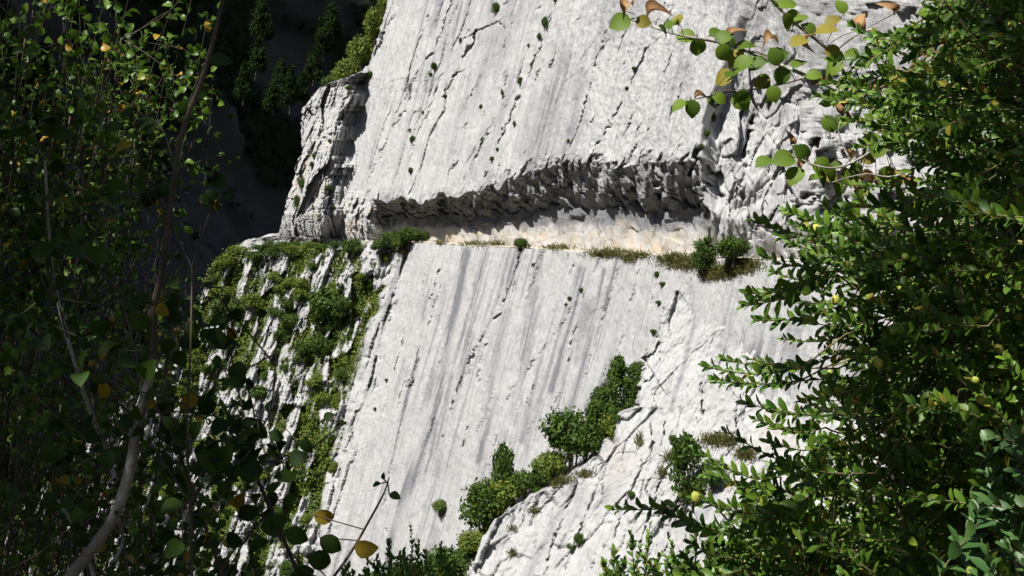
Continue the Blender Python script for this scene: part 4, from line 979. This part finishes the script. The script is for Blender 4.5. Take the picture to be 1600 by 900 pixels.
for (x, y, L, a) in [(420, 628, 36, 270), (334, 540, 32, 20), (352, 535, 26, 350), (400, 490, 18, 0), (328, 508, 30, 30), (312, 620, 40, 300), (300, 610, 40, 250), (345, 600, 36, 0), (420, 676, 26, 340), (350, 700, 34, 20), (375, 745, 38, 15), (540, 662, 24, 190), (505, 655, 20, 30), (450, 720, 36, 20), (465, 690, 30, 330), (430, 745, 34, 0),
                     (445, 830, 40, 340), (490, 805, 34, 350), (500, 840, 40, 330), (410, 830, 44, 30), (420, 845, 38, 200), (440, 785, 30, 20), (480, 870, 44, 340), (595, 755, 14, 190), (608, 772, 20, 350), (600, 750, 12, 100), (553, 857, 40, 5), (240, 805, 30, 30), (265, 828, 24, 60), (455, 905, 40, 20), (380, 850, 36, 160)]:
    add_leaf(x, y, 2.0, L * .95, a)
nt0 = len(tp)
tx_, ty_ = proj(tpts)
seeds = np.where((ty_ > -40) & (ty_ < 940))[0]
while len(O) < 400:
    b0 = tpts[lr.choice(seeds)]; L = lr.uniform(.10, .34)
    v = unit(np.array([lr.normal() * .9 - .15, lr.normal() * .6, lr.normal() * .7 + .25]))
    e = b0 + v * L; ex, ey = proj(e)
    if ex > np.interp(ey, [0, 250, 380, 430, 600, 900], [430, 410, 330, 320, 380, 540]): continue
    tw_ = smooth_path([b0, b0 + v * L * .5 + lr.normal(size=3) * .03, e, ], 9); tp.append((tw_, np.linspace(.0018, .0007, 9)))
    for q in range(lr.integers(3, 7)):
        f = lr.integers(3, 9); sd = unit(np.cross(v, lr.normal(size=3)))
        O.append(tw_[f]); X.append(v * .5 + sd + np.array([0, 0, -.25])); N.append(np.array([lr.uniform(-.8, .5), -.7 + lr.uniform(-.6, .6), lr.uniform(-.2, .9)])); S.append(lr.uniform(.022, .047))
for i in range(31):
    q = tpts[np.argmin(((tpts - O[i]) ** 2).sum(1))]
    tp.append((smooth_path([q, (q + O[i]) / 2, O[i]], 4), np.full(4, .0012)))
stems_of(lsh, tp[nt0:], M_BARKD, 'twigs', 4)
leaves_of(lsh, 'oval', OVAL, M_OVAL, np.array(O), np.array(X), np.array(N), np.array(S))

# ------------------------------------------------------------------ small-leaved bush farther left, dappled by the sun
def cloud_bush(name, label, root, blobs, n, leaf, seed, kind, shp, mat, limb_r=.02, per=9, bark=None):
    r = np.random.default_rng(seed)
    root = np.asarray(root, float); o = thing(name, label, 'bush' if 'bush' in name else 'tree', None, tuple(root))
    paths, O, X, N, S = [], [], [], [], []
    for (c, rad) in blobs:
        c = np.asarray(c)
        m_ = root + (c - root) * .55 + r.normal(size=3) * .12
        limb = smooth_path([root, m_, c], 16); paths.append((limb, np.linspace(limb_r, limb_r * .25, 16)))
        for t in range(n):
            d_ = unit(r.normal(size=3)); tip = c + d_ * rad * r.uniform(.4, 1.05) ** .7
            b0 = limb[r.integers(8, 16)]
            pts = smooth_path([b0, (b0 + tip) / 2 + r.normal(size=3) * .06, tip], 6); paths.append((pts, np.linspace(.0022, .0008, 6)))
            for q in range(per):
                f = r.uniform(.45, 1); p_ = pts[0] * (1 - f) + pts[-1] * f if False else pts[min(5, int(f * 5.99))] + r.normal(size=3) * .03
                O.append(p_); X.append(r.normal(size=3) + np.array([0, 0, -.2])); N.append(r.normal(size=3) * .7 + np.array([-.2, -.2, .7])); S.append(leaf * r.uniform(.6, 1.2))
    stems_of(o, [p_ for p_ in paths if len(p_[0]) == 16], bark or M_BARK, 'stem', 6)
    stems_of(o, [p_ for p_ in paths if len(p_[0]) == 6], bark or M_BARK, 'twigs', 4)
    leaves_of(o, kind, shp, mat, np.array(O), np.array(X), np.array(N), np.array(S))
    return o
bl = [(px3(x, y, d), r_) for (x, y, d, r_) in [(40, 60, 4.2, .5), (120, 120, 4.4, .5), (20, 200, 4.3, .45), (70, 330, 4.4, .4), (190, 60, 4.6, .5), (10, 420, 4.2, .35), (150, 230, 4.8, .45), (220, 160, 4.8, .4), (-60, 100, 4.2, .6), (-60, 300, 4.2, .6)]]
cloud_bush('leafy_bush', 'small-leaved sun-dappled bush high on the left before the gorge', (-2.6, 4.2, hill_z(-2.6, 4.2) - .1), bl, 30, .040, 41, 'small', OVAL, M_SMALL, .018, per=15, bark=M_BARKD)
bl = [(px3(x, y, d), r_) for (x, y, d, r_) in [(40, 560, 3.6, .3), (100, 640, 3.8, .3), (30, 700, 3.4, .32), (150, 720, 3.8, .3), (60, 820, 3.4, .35), (180, 860, 3.6, .3), (260, 560, 4.0, .26), (270, 700, 4.0, .3), (290, 830, 3.8, .3), (130, 520, 4.0, .28), (370, 880, 3.8, .25), (120, 380, 4.2, .25), (230, 400, 4.3, .25)]]
cloud_bush('leafy_bush', 'low small-leaved bush behind the pale bent stem', (-1.5, 3.6, hill_z(-1.5, 3.6) - .1), bl, 18, .036, 42, 'small', OVAL, M_SMALL, .012, per=13, bark=M_BARKD)
# the tree overhead on the left whose crown shades the photographer's side
bl = [((-3.9 + 1.15 * math.cos(a) * q, .7 + 1.15 * math.sin(a) * q, 6.5 + .6 * math.sin(3 * a + q)), .7) for q in (.35, .9, 1.3) for a in np.linspace(0, 6.28, 8)[:-1]] + [((-4.5, 2.1, 6.9), .9), ((-4.1, 1.5, 7.2), .8), ((-3.8, .6, 7.2), .9), ((-3.3, .1, 6.6), .55), ((-2.9, -.2, 6.5), .6), ((-3.1, .1, 6.9), .6), ((-.55, .1, 6.5), .35), ((-.4, -.1, 6.7), .5)]  # last two clumps added out of view to shade the upper right bush
cloud_bush('shade_tree', 'unseen leafy tree shading the left bank and the upper right bush', (-4.8, -.9, hill_z(-4.8, -.9) - .2), bl, 40, .10, 43, 'oval', OVAL, M_OVAL, .05, per=9)
